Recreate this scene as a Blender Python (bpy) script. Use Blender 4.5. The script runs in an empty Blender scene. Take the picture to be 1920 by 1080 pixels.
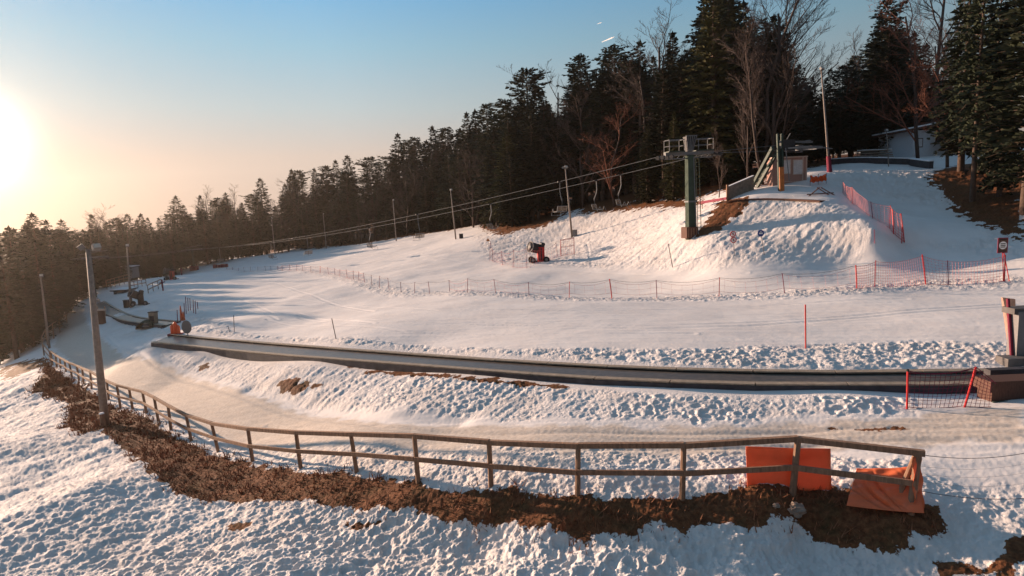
import bpy, math, random
import numpy as np
from mathutils import Vector, Matrix, Euler
R_ = math.radians
scene = bpy.context.scene
col = scene.collection
# ------------------------------------------------------------------ camera
F = 1144.0; PITCH = R_(7.7); ROLL = R_(-2.5)
CAMM = Matrix.Rotation(math.pi/2-PITCH, 3, 'X') @ Matrix.Rotation(ROLL, 3, 'Z')
CM = np.array(CAMM)
cam_d = bpy.data.cameras.new('camera'); cam = bpy.data.objects.new('camera', cam_d); col.objects.link(cam)
cam_d.sensor_width = 36; cam_d.lens = 36*F/1920; cam_d.clip_end = 12000; cam_d.clip_start = .1
cam.matrix_world = CAMM.to_4x4(); scene.camera = cam
def W(px, py, d):
    v = CM @ np.array([(px-960)/F, -(py-540)/F, -1.0])*d
    return Vector(v)
def P(w):
    c = CM.T @ np.array(w); return (960+F*c[0]/-c[2], 540-F*c[1]/-c[2], -c[2])
# ------------------------------------------------------------------ noise
def _h(ix, iy, s):
    n = (ix.astype(np.int64)*374761393 + iy.astype(np.int64)*668265263 + s*1442695041) & 0xffffffff
    n = ((n ^ (n >> 13))*1274126177) & 0xffffffff
    return ((n ^ (n >> 16)) & 0xffffff)/float(0xffffff)
def noise(x, y, s=0):
    ix = np.floor(x); iy = np.floor(y); fx = x-ix; fy = y-iy
    r = 0
    ux = fx*fx*fx*(fx*(fx*6-15)+10); uy = fy*fy*fy*(fy*(fy*6-15)+10)
    out = []
    for dx in (0, 1):
        for dy in (0, 1):
            a = _h(ix+dx, iy+dy, s)*2*np.pi
            out.append(np.cos(a)*(fx-dx)+np.sin(a)*(fy-dy))
    return ((out[0]*(1-uy)+out[1]*uy)*(1-ux)+(out[2]*(1-uy)+out[3]*uy)*ux)*1.5
def fbm(x, y, s=0, o=4, g=.5):
    a = 1; f = 1; t = 0
    for i in range(o):
        t = t+a*noise(x*f+i*17.3, y*f-i*9.1, s+i); a *= g; f *= 2.03
    return t
def ridged(x, y, s=0, o=3):
    a = 1; f = 1; t = 0
    for i in range(o):
        t = t+a*(1-2*np.abs(noise(x*f+i*7.7, y*f+i*3.1, s+i))); a *= .5; f *= 2.1
    return t/1.75-.45
def worley(x, y, s=0):
    ix = np.floor(x); iy = np.floor(y); b = np.full(x.shape, 9.0)
    for dx in (-1, 0, 1):
        for dy in (-1, 0, 1):
            cx = ix+dx; cy = iy+dy
            b = np.minimum(b, np.hypot(cx+_h(cx, cy, s)-x, cy+_h(cx, cy, s+5)-y))
    return b
def sst(a, b, x):
    t = np.clip((x-a)/(b-a), 0, 1); return t*t*(3-2*t)
# ------------------------------------------------------------------ terrain: spot heights (picture x, y, metres away)
CP = [(960,1080,11.6),(480,1080,12.6),(0,1080,14.3),(1440,1080,10.9),(1920,1080,10.2),
 (1083,1000,12.72),(1279,965,12.45),(1083,962,12.95),(1486,965,12.1),(921,948,13.9),(784,930,15.0),(669,918,16.3),(1300,1000,12.2),(1500,1010,12.0),(1750,1000,11.4),(920,985,13.7),(784,962,14.6),(669,950,15.6),(564,940,16.6),(400,925,18.6),(250,870,22),(120,930,18.5),
 (1707,960,11.7),(1486,927,12.6),(1279,936,12.9),(1083,932,13.4),(921,915,14.4),(784,902,15.5),(669,886,17),(564,879,18.6),(474,867,20.6),(409,846,23),(359,827,25),(321,807,27),(275,775,30.5),(226,764,33),(189,740,36.5),(156,720,40.5),(99,686,48),
 (1900,815,14),(1800,900,12.6),(1500,810,15.7),(1500,850,14.6),(1200,830,15.8),(800,830,18.1),(1920,770,15.3),(1700,775,15.9),(1200,798,17.0),(960,798,18.2),(720,783,20.6),(500,745,27.3),(350,700,35.5),(250,665,44),(200,640,52),(160,610,64),(150,570,86),(140,550,105),
 (1800,750,16.6),(1600,745,17.0),(1250,737,18.8),(900,715,22.3),(600,675,29.5),(400,648,37.5),(290,637,43),
 (1600,700,19.0),(1250,690,20.9),(900,670,25.3),(600,650,32.0),(400,632,40.2),
 (1895,650,21),(1510,655,22.3),(1900,590,25.5),(1100,640,25.8),(800,640,30.3),(500,620,41.5),(400,600,50),(1300,600,29.5),(1600,600,27),
 (1883,530,33.5),(1607,543,34.3),(1340,557,36.5),(1148,560,39),(990,555,42.5),(878,550,47),(712,540,59),(600,520,80),(500,510,108),(420,503,140),
 (300,560,75),(320,530,100),(600,580,50),(1000,500,60),(800,490,76),(600,490,108),(250,600,62),(360,502,145),
 (600,470,150),(742,452,125),(850,448,100),(400,492,175),(300,503,170),(480,480,170),
 (1066,445,76),(920,455,82),(1000,420,88),(1100,396,84),(1200,386,76),(1300,378,66),(1150,470,60),(1296,440,50),(1250,490,49),(1400,485,43),(1600,482,40.5),(1700,470,40.5),(1300,505,45.5),
 (1395,380,51.0),(1470,380,49.0),(1545,378,46.7),(1460,356,52),(1400,355,56),(1640,430,40.6),(1700,440,41),(1500,430,44.2),(1400,430,47.2),(1330,455,46.5),
 (1580,322,58),(1555,328,55),(1650,311,68),(1760,313,64),(1700,400,46),(1650,370,50),(1800,420,42),(1900,455,38),(1920,500,35),(1850,402,44),(1800,335,52),(1910,370,45),(1850,305,60),(1740,292,74),(1600,300,84),
 (0,690,54),(0,830,27.5),(60,720,43),(120,800,31),(200,797,29.5),(60,660,62),(0,960,20)]
WP = [(60,150,7),(10,180,2),(-60,250,-5),(-150,300,-20),(-260,250,-45),(-200,110,-42),(-130,60,-34),(-70,22,-22),(-35,8,-11.5),(0,4,-7.6),(15,2,-7),(60,20,-2),(90,60,3),
 (0,450,-8),(150,300,12),(-300,450,-60),(-75,75,-21),(-58,52,-17),(-95,110,-21),(-120,150,-24),(-110,190,-20),(-900,1200,-260),(0,1500,-150),(900,900,-60),(-1200,300,-260),(1000,100,-40)]
pts = [tuple(W(*c)) for c in CP]+WP
A = np.array(pts)
def lp(x, y):
    r = np.maximum(np.hypot(x, y), 5.0)
    return np.arctan2(x, np.maximum(y, 1e-3) if np.isscalar(y) else y), np.log(r)
CAA, CRR = lp(A[:,0], A[:,1]); cz = A[:,2]
# fit z relative to a smooth falloff so far values do not swamp near ones
SC = np.sqrt(np.hypot(A[:,0], A[:,1])/15)
def phi(r2): return .5*r2*np.log(r2+1e-12)
n = NCP = len(cz)
K = phi((CAA[:,None]-CAA[None])**2+(CRR[:,None]-CRR[None])**2)+np.eye(n)*4e-4
Q = np.c_[np.ones(n), CAA, CRR]
M = np.zeros((n+3, n+3)); M[:n,:n] = K; M[:n,n:] = Q; M[n:,:n] = Q.T
SOLV = np.linalg.solve(M, np.r_[cz/SC, 0, 0, 0])
def base(x, y):
    x = np.atleast_1d(np.asarray(x, float)); y = np.atleast_1d(np.asarray(y, float)); sh = x.shape
    x = x.ravel(); y = y.ravel(); out = np.empty(x.size)
    for i in range(0, x.size, 60000):
        a, r = lp(x[i:i+60000], y[i:i+60000])
        k = phi((a[:,None]-CAA[None])**2+(r[:,None]-CRR[None])**2)
        out[i:i+60000] = (k@SOLV[:NCP]+SOLV[NCP]+SOLV[NCP+1]*a+SOLV[NCP+2]*r)*np.sqrt(np.maximum(np.hypot(x[i:i+60000], y[i:i+60000]), 5)/15)
    return out.reshape(sh)
def hz(x, y): return float(base(x, y)[0])
def Gs(pp):
    """ground points under picture points"""
    pp = np.array(pp, float); m = len(pp)
    D = np.c_[(pp[:,0]-960)/F, -(pp[:,1]-540)/F, -np.ones(m)]@CM.T
    t = np.geomspace(7, 700, 700)
    X = D[:,None,0]*t; Y = D[:,None,1]*t; Z = D[:,None,2]*t
    below = Z < base(X, Y)
    k = np.where(below.any(1), below.argmax(1), 699); k = np.maximum(k, 1)
    lo = t[k-1]; hi = t[k]
    for _ in range(12):
        mid = (lo+hi)/2; b = D[:,2]*mid < base(D[:,0]*mid, D[:,1]*mid)
        hi = np.where(b, mid, hi); lo = np.where(b, lo, mid)
    return D*hi[:,None], hi
def G(px, py):
    w, d = Gs([(px, py)]); return Vector(w[0])
def GD(px, py):
    return float(Gs([(px, py)])[1][0])
def poly(pp): return Gs(pp)[0][:, :2]
def sdist(x, y, pg):
    """signed distance, positive inside polygon"""
    d = np.full(x.shape, 1e9); ins = np.zeros(x.shape, bool); m = len(pg)
    for i in range(m):
        ax, ay = pg[i]; bx, by = pg[(i+1) % m]
        ex, ey = bx-ax, by-ay
        t = np.clip(((x-ax)*ex+(y-ay)*ey)/(ex*ex+ey*ey+1e-9), 0, 1)
        d = np.minimum(d, np.hypot(x-ax-t*ex, y-ay-t*ey))
        c = ((ay > y) != (by > y)) & (x < ex*(y-ay)/(ey if abs(ey) > 1e-9 else 1e-9)+ax)
        ins ^= c
    return np.where(ins, d, -d)
def ldist(x, y, pl):
    d = np.full(x.shape, 1e9)
    for i in range(len(pl)-1):
        ax, ay = pl[i]; ex, ey = pl[i+1][0]-ax, pl[i+1][1]-ay
        t = np.clip(((x-ax)*ex+(y-ay)*ey)/(ex*ex+ey*ey+1e-9), 0, 1)
        d = np.minimum(d, np.hypot(x-ax-t*ex, y-ay-t*ey))
    return d
# ------------------------------------------------------------------ regions, read off once as ground outlines
FENCE = [(95,659,99,686),(104,666,107,690),(112,671,114,694),(121,676,124,698),(130,681,135,707),(144,686,148,712),(154,691,157,720),(169,697,172,729),(186,707,189,740),(200,715,204,750),(219,723,226,764),(242,729,249,768),(267,735,275,775),(289,746,297,790),(315,761,321,807),(349,779,359,827),(397,795,409,846),(465,805,474,867),(555,812,564,879),(658,815,669,886),(777,819,784,902),(917,831,921,915),(1084,837,1083,932),(1282,837,1279,936),(1496,825,1486,927),(1722,851,1707,960)]
NET = [(1883,478,530),(1779,488,536),(1737,477,535),(1640,488,540),(1607,497,543),(1472,512,552),(1348,520,558),(1232,525,560),(1148,523,560),(1067,528,559),(992,529,555),(930,523,552),(876,522,551),(843,525,548),(806,528,551),(777,529,551),(752,529,549),(730,521,544),(711,517,540),(697,515,536),(684,511,531),(672,509,527),(663,507,525),(651,505,521),(637,505,519),(628,503,517),(616,501,515),(600,499,512),(583,499,511),(568,497,509),(556,496,508),(543,496,507),(530,497,507),(520,498,506),(508,499,507),(498,499,508),(483,500,508),(470,500,509),(458,501,510),(447,502,509),(436,501,507),(425,501,506)]
netl = poly([(a, c) for a, b, c in NET]+[])
fencel = poly([(c, d) for a, b, c, d in FENCE])
R_strip = poly([(290,630),(430,621),(640,633),(960,656),(1300,656),(1500,646),(1700,641),(1895,641),(1895,690),(1600,698),(1200,690),(960,680),(600,657),(290,634)])
R_bank = poly([(180,640),(290,640),(600,678),(960,712),(1250,737),(1700,745),(1700,772),(1300,788),(960,788),(700,768),(500,735),(350,692),(220,658)])
R_mound = poly([(880,445),(1000,425),(1100,397),(1200,387),(1300,380),(1390,376),(1560,378),(1640,430),(1715,462),(1600,484),(1350,502),(1200,502),(1080,500),(920,490)])
R_right = poly([(1560,318),(1800,322),(1920,320),(1920,480),(1740,462),(1850,445),(1760,385),(1560,345)])
R_left = poly([(190,600),(300,560),(400,590),(440,620),(290,632),(180,640)])
EARTH = {
 'bank': [(78,672),(110,700),(145,718),(200,757),(245,772),(300,800),(330,818),(400,852),(480,872),(560,884),(680,892),(790,906),(920,920),(1083,934),(1280,936),(1385,915),(1500,914),(1600,925),(1690,940),(1745,955),(1780,1000),(1700,1022),(1600,1028),(1530,1012),(1500,985),(1300,995),(1110,1006),(960,990),(800,966),(660,955),(560,940),(450,940),(380,937),(320,922),(285,885),(240,845),(190,805),(150,815),(122,800),(128,750),(70,735),(50,745),(85,700)],
 'mound': [(1412,372),(1345,380),(1330,410),(1300,447),(1345,432),(1385,402)],
 'patch': [(513,711),(560,712),(600,722),(560,730),(535,738)],
 'patch2': [(368,683),(390,685),(395,691),(378,691)],
 'under': [(640,680),(800,698),(960,714),(1080,722),(1060,728),(960,721),(800,706),(660,690)],
 'edge': [(900,426),(930,440),(948,442),(975,432),(1020,424),(1060,404),(1020,400),(900,415)],
 'edge2': [(1090,402),(1150,396),(1220,389),(1300,384),(1350,378),(1300,370),(1080,385)],
 'right': [(1735,330),(1790,312),(1850,300),(1925,292),(1925,446),(1840,420),(1795,398),(1775,370)],
 'corner': [(1770,1066),(1840,1045),(1925,1008),(1925,1090),(1740,1090)],
 'fleck1': [(650,975),(700,985),(690,992),(640,985)], 'fleck2': [(436,980),(466,982),(462,990),(440,990)],
 'mud': [(1560,803),(1640,799),(1712,804),(1640,810)],
 'leftpatch': [(62,676),(95,668),(70,690),(0,715),(0,690)],
}
EARTHP = {k: poly(v) for k, v in EARTH.items()}
EARTHP['floor'] = np.array([tuple(p) for p in poly([(900,420),(850,431),(760,444),(700,454),(600,464),(470,476),(400,480),(330,492)])]+[(-150,180),(-300,260),(-300,480),(-100,500),(120,500),(140,120),(110,72),(75,80),(50,84)]+[tuple(p) for p in poly([(1570,306),(1500,318),(1430,345),(1350,358),(1300,372),(1200,381),(1060,400),(1000,418)])])
EARTHP['floorleft'] = np.array([tuple(p) for p in poly([(0,672),(50,650),(95,615),(115,580),(125,555)])]+[(-104,150),(-250,200),(-400,100),(-200,-10),(-60,20)])
TRACKS = [poly([(1900,800),(1600,803),(1300,815),(960,815),(720,800),(500,762),(380,722),(290,685),(225,655),(190,620)]), poly([(1900,826),(1600,828),(1300,843),(960,846),(700,832),(500,800)]),
  poly([(560,592),(700,600),(900,606),(1200,612),(1400,606),(1600,592),(1890,570)]), poly([(560,596),(700,604),(900,610),(1200,617),(1400,612),(1600,597),(1890,575)]),
 poly([(700,478),(900,497),(1150,512),(1400,512)]), poly([(640,500),(820,512),(1000,522),(1250,530)]), poly([(420,545),(640,572),(820,582),(1100,584),(1400,575),(1700,560)]), poly([(500,600),(760,622),(1000,628),(1300,626)]), poly([(380,575),(560,588),(700,606)]), poly([(330,548),(420,570),(520,600)]), poly([(1500,520),(1650,505),(1860,500)]), poly([(300,590),(420,583),(560,575),(720,560)]), poly([(430,520),(520,533),(600,560),(700,585)]), poly([(380,540),(450,560),(520,590)]), poly([(1080,468),(1200,480),(1320,486)]), poly([(1100,455),(1110,500)]), poly([(1000,497),(1150,470),(1250,450)]),
 poly([(1480,478),(1560,460),(1640,452)])]
CONV = poly([(1925,705),(1750,710),(1600,712),(1400,710),(1250,706),(1080,697),(900,683),(740,671),(600,661),(480,651),(390,643),(300,634)])
def detail(x, y, z):
    r = np.hypot(x, y)
    e = np.full(x.shape, -1e9)
    wob = fbm(x*1.3, y*1.3, 11, 4)
    fineg = np.clip(1-r/90, 0, 1)
    for k, pg in EARTHP.items():
        bx0, by0 = pg.min(0)-3; bx1, by1 = pg.max(0)+3
        m = (x > bx0) & (x < bx1) & (y > by0) & (y < by1)
        s = np.full(x.shape, -1e9)
        if m.any(): s[m] = sdist(x[m], y[m], pg)
        amp = {'floor': 2.5, 'floorleft': 3, 'right': .9, 'edge': 1.2, 'edge2': 1.2, 'corner': .3, 'mound': .5, 'leftpatch': 1.5, 'bank': .2, 'mud': .15}.get(k, .33)
        s = s+wob*amp
        e = np.maximum(e, s/np.where(amp > 1, 1.2, .22))
    earth = sst(-.6, .6, e)
    def reg(pg, f=.5):
        return sst(-f, f, sdist(x, y, pg)+wob*.3)
    strip = reg(R_strip, .3); bank = reg(R_bank, .3); mound = reg(R_mound, 1.); right = reg(R_right, 1.); left = reg(R_left, 1.)
    dn = ldist(x, y, netl); netr = sst(1.7, .7, dn+wob*.5)
    # foreground: nearer than the railing
    az = np.arctan2(x, y); faz = np.arctan2(fencel[:,0], fencel[:,1]); fr = np.hypot(fencel[:,0], fencel[:,1])
    o = np.argsort(faz); rf = np.interp(az, faz[o], fr[o])
    rf = np.where(az > faz.max(), rf.min()+0*az, rf)
    fore = sst(.0, -.5, r-rf)
    verge = sst(2.6, 1.6, r-rf+wob*.5)*(1-fore)*sst(60, 40, r)
    tail = fore*sst(22, 14, r)
    # snow forms
    u = x*.55+y*.83; v = x*.83-y*.55
    u2 = x*.86+y*.51; v2 = x*.51-y*.86
    streak = fbm(v*1.6, u*.33, 21, 4)*.5+ridged(v*2.6, u*.6, 25, 2)*.35
    foot = worley(x*2.9+wob*.4, y*2.9, 31); dim = -sst(.42, .12, foot)+.35*np.exp(-((foot-.5)/.12)**2)
    foot2 = worley(x*1.25+wob*.4, y*1.25, 37); dim2 = -sst(.45, .1, foot2)
    lump = fbm(x*1.6, y*1.6, 41, 5, .55); clod = ridged(x*3.3, y*3.3, 45, 4); clod2 = ridged(x*5.5, y*5.5, 47, 3)
    d = .10*fbm(x*.12, y*.12, 3, 3)*sst(20, 60, r)*(1-strip)
    groom = .006*fbm(u*3.0, v*.5, 51, 3)+.010*fbm(x*.5, y*.5, 52, 3)+.02*fbm(u*.35, v*.12, 53, 3)
    d = d+groom+.013*fbm((x*.25+y*.97)*3.2, (x*.97-y*.25)*.10, 55, 3)*sst(90, 40, r)
    patch = np.clip(.70+1.5*fbm(x*.35, y*.35, 57, 3), .05, 1.45)
    d = d+strip*(.025*clod+.05*lump+.04*dim*patch+.022*clod2)
    d = d+bank*(.03*streak+.035*fbm(v*3.4, u*.6, 29, 3)*sst(6, -8, x)+.045*dim*sst(-14, 0, x)*patch+.02*lump+.022*clod2)
    d = d+mound*(.04*fbm(v2*2.8+wob*.5, u2*.45, 27, 4)+.035*lump+.028*clod2+.05*fbm(v2*.5, u2*.15, 61, 3))
    d = d+right*(.07*lump+.05*clod+.04*clod2)+left*(.07*streak+.06*lump)
    d = d+netr*(.035*clod+.03*lump+.03*clod2+.04)
    d = d+verge*(.04*lump+.025*clod+.025*clod2)
    far = sst(16, 22, r)
    d = d+fore*(1-earth)*(.09*fbm(x*.55, y*.55, 58, 2)+.035*clod+.04*lump+.035*clod2+.012*ridged(x*11, y*11, 49, 2)*sst(24, 12, r)+(.05*dim+.075*dim2*np.clip(1.3-patch, 0, 1))*sst(30, 18, r)*np.clip(patch, .35, 1.3)+.035*streak*far)
    d = d+earth*(.028*fbm(x*1.6, y*1.6, 71, 4)+.016*fbm(x*9, y*9, 73, 2)*sst(40, 20, r))
    d = d+.007*fbm(x*6, y*6, 81, 2)*(strip+bank+mound+fore+verge+netr)
    d = d+(.003*ridged(x*2.2, y*4.2, 84, 3)+.004*fbm(x*9, y*9, 85, 2)*sst(32, 16, r))
    for tl in TRACKS:
        q = ldist(x, y, tl); d = d-.026*np.exp(-(q/.09)**2)+.012*np.exp(-((q-.24)/.08)**2)
    # cut face at the foot of the bank beside the road
    cut = poly([(470,728),(600,768),(720,783),(860,786)]); q = ldist(x, y, cut); d = d-.16*np.exp(-(q/.5)**2)
    q = ldist(x, y, CONV); k = sst(1.0, 1.7, q); base_d = d; d = d*k-.06*(1-k)
    rough = np.clip(strip+bank+mound+right+left+netr+fore+verge, 0, 1)
    # the trodden snow road
    road = sst(.2, -.2, -sdist(x, y, ROADP)+wob*.25)*(1-verge*.6)
    return d, earth, rough, road
ROADP = poly([(1925,760),(1700,782),(1500,795),(1200,803),(960,800),(720,787),(500,748),(350,704),(250,668),(200,642),(165,610),(155,570),(140,560),(115,600),(100,650),(150,700),(250,758),(350,800),(460,850),(660,870),(960,880),(1280,870),(1500,850),(1700,835),(1925,830)])
def build_ground():
    rr = [5.5]
    while rr[-1] < 440:
        r = rr[-1]; rr.append(r+max(.03, min(r*r/4270*.8, .15+max(0, r-50)*.011)))
    rr = np.array(rr)
    az = np.r_[np.arange(-85, -46, .6), np.arange(-46, 46, .078), np.arange(46, 86, .6)]*np.pi/180
    RR, AZ = np.meshgrid(rr, az, indexing='ij')
    X = RR*np.sin(AZ); Y = RR*np.cos(AZ)
    Z = base(X, Y)
    d, earth, rough, road = detail(X.ravel(), Y.ravel(), Z.ravel())
    Z = Z.ravel()+d
    nr, na = RR.shape
    co = np.c_[X.ravel(), Y.ravel(), Z].astype(np.float32)
    i = np.arange(nr*na).reshape(nr, na)
    q = np.stack([i[:-1,:-1], i[:-1,1:], i[1:,1:], i[1:,:-1]], -1).reshape(-1, 4).astype(np.int32)
    me = bpy.data.meshes.new('ground'); me.vertices.add(len(co)); me.vertices.foreach_set('co', co.ravel())
    me.loops.add(q.size); me.loops.foreach_set('vertex_index', q.ravel())
    me.polygons.add(len(q)); me.polygons.foreach_set('loop_start', np.arange(0, q.size, 4, dtype=np.int32)); me.polygons.foreach_set('loop_total', np.full(len(q), 4, np.int32))
    me.update(); me.polygons.foreach_set('use_smooth', np.ones(len(q), bool))
    for nm, a in (('earth', earth), ('rough', rough), ('road', road)):
        at = me.attributes.new(nm, 'FLOAT', 'POINT'); at.data.foreach_set('value', a.astype(np.float32))
    o = bpy.data.objects.new('ground', me); col.objects.link(o); o['kind'] = 'structure'
    print('ground', len(co)); return o
SKYRAMP = [(0, (.45, .32, .26)), (.083, (.64, .48, .41)), (.156, (.70, .57, .49)), (.214, (.54, .61, .62)), (.287, (.35, .57, .70)), (.345, (.23, .50, .76)), (.52, (.28, .50, .74)), (1, (.28, .46, .68))]
GRADS = 2.17; EXPO = 2.13; HAZE = .00018
# ------------------------------------------------------------------ materials
def nm(name):
    m = bpy.data.materials.new(name); m.use_nodes = True; nt = m.node_tree
    return m, nt, nt.nodes['Principled BSDF']
def N(nt, t, **k):
    n = nt.nodes.new(t)
    for a, b in k.items():
        if a in n.inputs: n.inputs[a].default_value = b
        else: setattr(n, a, b)
    return n
def L(nt, a, b): nt.links.new(a, b)
def ramp(nt, fac, stops):
    r = nt.nodes.new('ShaderNodeValToRGB'); e = r.color_ramp.elements
    while len(e) < len(stops): e.new(.5)
    for el, (p, c) in zip(e, stops): el.position = p; el.color = (*c, 1)
    L(nt, fac, r.inputs[0]); return r.outputs[0]
def mix(nt, f, a, b):
    m = nt.nodes.new('ShaderNodeMix'); m.data_type = 'RGBA'
    for s, v in ((0, f), (6, a), (7, b)):
        if hasattr(v, 'is_output'): L(nt, v, m.inputs[s])
        else: m.inputs[s].default_value = v if s == 0 else (*v, 1)
    return m.outputs[2]
def simple(name, c, rough=.7, metal=0, var=.25, scale=6, bump=.2, rnd=0, stretch=None):
    m, nt, b = nm(name)
    tc = N(nt, 'ShaderNodeTexCoord'); src = tc.outputs['Object']
    if stretch:
        mp = N(nt, 'ShaderNodeMapping'); mp.inputs['Scale'].default_value = stretch; L(nt, src, mp.inputs[0]); src = mp.outputs[0]
    no = N(nt, 'ShaderNodeTexNoise', Scale=scale, Detail=6.0, Roughness=.6); L(nt, src, no.inputs['Vector'])
    lo = tuple(x*(1-var) for x in c); hi = tuple(min(1, x*(1+var)) for x in c)
    cc = ramp(nt, no.outputs['Fac'], [(.3, lo), (.7, hi)])
    if rnd:
        oi = N(nt, 'ShaderNodeObjectInfo'); hs = N(nt, 'ShaderNodeHueSaturation'); mr = N(nt, 'ShaderNodeMapRange'); mr.inputs['To Min'].default_value = 1-rnd; mr.inputs['To Max'].default_value = 1+rnd
        L(nt, oi.outputs['Random'], mr.inputs['Value']); L(nt, mr.outputs[0], hs.inputs['Value']); L(nt, cc, hs.inputs['Color']); cc = hs.outputs[0]
    L(nt, cc, b.inputs['Base Color']); b.inputs['Roughness'].default_value = rough; b.inputs['Metallic'].default_value = metal*.3; b.inputs['Specular IOR Level'].default_value = .25
    if bump:
        bp = N(nt, 'ShaderNodeBump', Strength=bump, Distance=.02); L(nt, no.outputs['Fac'], bp.inputs['Height']); L(nt, bp.outputs[0], b.inputs['Normal'])
    return m
def ground_mat():
    m, nt, b = nm('snow_and_earth')
    geo = N(nt, 'ShaderNodeNewGeometry'); pos = geo.outputs['Position']
    def attr(a): x = N(nt, 'ShaderNodeAttribute', attribute_name=a); return x.outputs['Fac']
    n1 = N(nt, 'ShaderNodeTexNoise', Scale=9.0, Detail=8.0, Roughness=.65); L(nt, pos, n1.inputs['Vector'])
    n2 = N(nt, 'ShaderNodeTexNoise', Scale=.45, Detail=6.0, Roughness=.6); L(nt, pos, n2.inputs['Vector'])
    n3 = N(nt, 'ShaderNodeTexNoise', Scale=30.0, Detail=4.0, Roughness=.7); L(nt, pos, n3.inputs['Vector'])
    n4 = N(nt, 'ShaderNodeTexNoise', Scale=2.2, Detail=5.0, Roughness=.6); L(nt, pos, n4.inputs['Vector'])
    snow = ramp(nt, n2.outputs['Fac'], [(.3, (.70, .655, .63)), (.7, (.79, .75, .725))])
    dirt = ramp(nt, n1.outputs['Fac'], [(.35, (.50, .425, .36)), (.65, (.66, .58, .505))])
    mud = ramp(nt, n4.outputs['Fac'], [(.6, (0, 0, 0)), (.78, (1, 1, 1))])
    snow = mix(nt, attr('road'), snow, dirt)
    mm = N(nt, 'ShaderNodeMath', operation='MULTIPLY'); L(nt, mud, mm.inputs[0]); L(nt, attr('road'), mm.inputs[1])
    m2 = N(nt, 'ShaderNodeMath', operation='MULTIPLY'); L(nt, mm.outputs[0], m2.inputs[0]); m2.inputs[1].default_value = .35
    snow = mix(nt, m2.outputs[0], snow, (.36, .26, .18))
    earth = ramp(nt, n1.outputs['Fac'], [(.3, (.07, .030, .016)), (.5, (.15, .062, .030)), (.7, (.24, .105, .05))])
    green = ramp(nt, n4.outputs['Fac'], [(.5, (0, 0, 0)), (.65, (.35, .35, .35))])
    fore_ = ramp(nt, n2.outputs['Fac'], [(.42, (0, 0, 0)), (.62, (.55, .55, .55))]); fm = N(nt, 'ShaderNodeMath', operation='MULTIPLY'); L(nt, fore_, fm.inputs[0]); L(nt, attr('rough'), fm.inputs[1])
    snow = mix(nt, fm.outputs[0], snow, (.60, .53, .485))
    earth = mix(nt, green, earth, (.07, .065, .03))
    # broken edge between snow and earth
    ad = N(nt, 'ShaderNodeMath', operation='ADD'); L(nt, attr('earth'), ad.inputs[0])
    sb = N(nt, 'ShaderNodeMapRange'); L(nt, n1.outputs['Fac'], sb.inputs['Value']); sb.inputs['From Min'].default_value = .3; sb.inputs['From Max'].default_value = .7; sb.inputs['To Min'].default_value = -.45; sb.inputs['To Max'].default_value = .45
    L(nt, sb.outputs[0], ad.inputs[1])
    em = ramp(nt, ad.outputs[0], [(.46, (0, 0, 0)), (.54, (1, 1, 1))])
    L(nt, mix(nt, em, snow, earth), b.inputs['Base Color'])
    b.inputs['Roughness'].default_value = .75; b.inputs['Specular IOR Level'].default_value = .04
    mr = N(nt, 'ShaderNodeMapRange'); mr.inputs['To Min'].default_value = .15; mr.inputs['To Max'].default_value = 1.; L(nt, attr('rough'), mr.inputs['Value'])
    b1 = N(nt, 'ShaderNodeBump', Distance=.05); L(nt, mr.outputs[0], b1.inputs['Strength']); L(nt, n1.outputs['Fac'], b1.inputs['Height'])
    b2 = N(nt, 'ShaderNodeBump', Distance=.008, Strength=.3); L(nt, n3.outputs['Fac'], b2.inputs['Height']); L(nt, b1.outputs[0], b2.inputs['Normal'])
    L(nt, b2.outputs[0], b.inputs['Normal'])
    return m
# ------------------------------------------------------------------ light: sun, sky, air
SUN_EL = R_(9.3); SUN_AZ = R_(-54)      # azimuth from +Y, clockwise positive
sd = Vector((math.sin(SUN_AZ)*math.cos(SUN_EL), math.cos(SUN_AZ)*math.cos(SUN_EL), math.sin(SUN_EL)))
sl = bpy.data.lights.new('sun', 'SUN'); sl.energy = 2.4; sl.angle = R_(.8); sl.color = (1, .70, .50)
GLOWD = Vector((math.sin(R_(-40.5))*math.cos(R_(6.2)), math.cos(R_(-40.5))*math.cos(R_(6.2)), math.sin(R_(6.2))))
so = bpy.data.objects.new('sun', sl); col.objects.link(so); so.rotation_euler = sd.to_track_quat('Z', 'Y').to_euler(); so.location = sd*300
w = bpy.data.worlds.new('World'); scene.world = w; w.use_nodes = True; nt = w.node_tree
bg = nt.nodes['Background']
sky = N(nt, 'ShaderNodeTexSky'); sky.sky_type = 'NISHITA'; sky.sun_disc = False
sky.sun_elevation = SUN_EL; sky.sun_rotation = SUN_AZ; sky.air_density = 1.0; sky.dust_density = 2.0; sky.ozone_density = 1.5; sky.altitude = 900
geo = N(nt, 'ShaderNodeTexCoord')
dt = N(nt, 'ShaderNodeVectorMath', operation='DOT_PRODUCT'); L(nt, geo.outputs['Generated'], dt.inputs[0]); dt.inputs[1].default_value = GLOWD
def math_(op, a, b=None):
    m = N(nt, 'ShaderNodeMath', operation=op)
    for i, v in enumerate((a, b)):
        if v is None: continue
        if hasattr(v, 'is_output'): L(nt, v, m.inputs[i])
        else: m.inputs[i].default_value = v
    return m.outputs[0]
ang = math_('ARCCOSINE', math_('MINIMUM', dt.outputs['Value'], 1.0))
def lobe(width, power, colr):
    e = math_('EXPONENT', math_('MULTIPLY', math_('POWER', math_('DIVIDE', ang, width), power), -1.0))
    v = N(nt, 'ShaderNodeVectorMath', operation='SCALE'); v.inputs[0].default_value = colr; L(nt, e, v.inputs['Scale']); return v.outputs[0]
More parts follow.
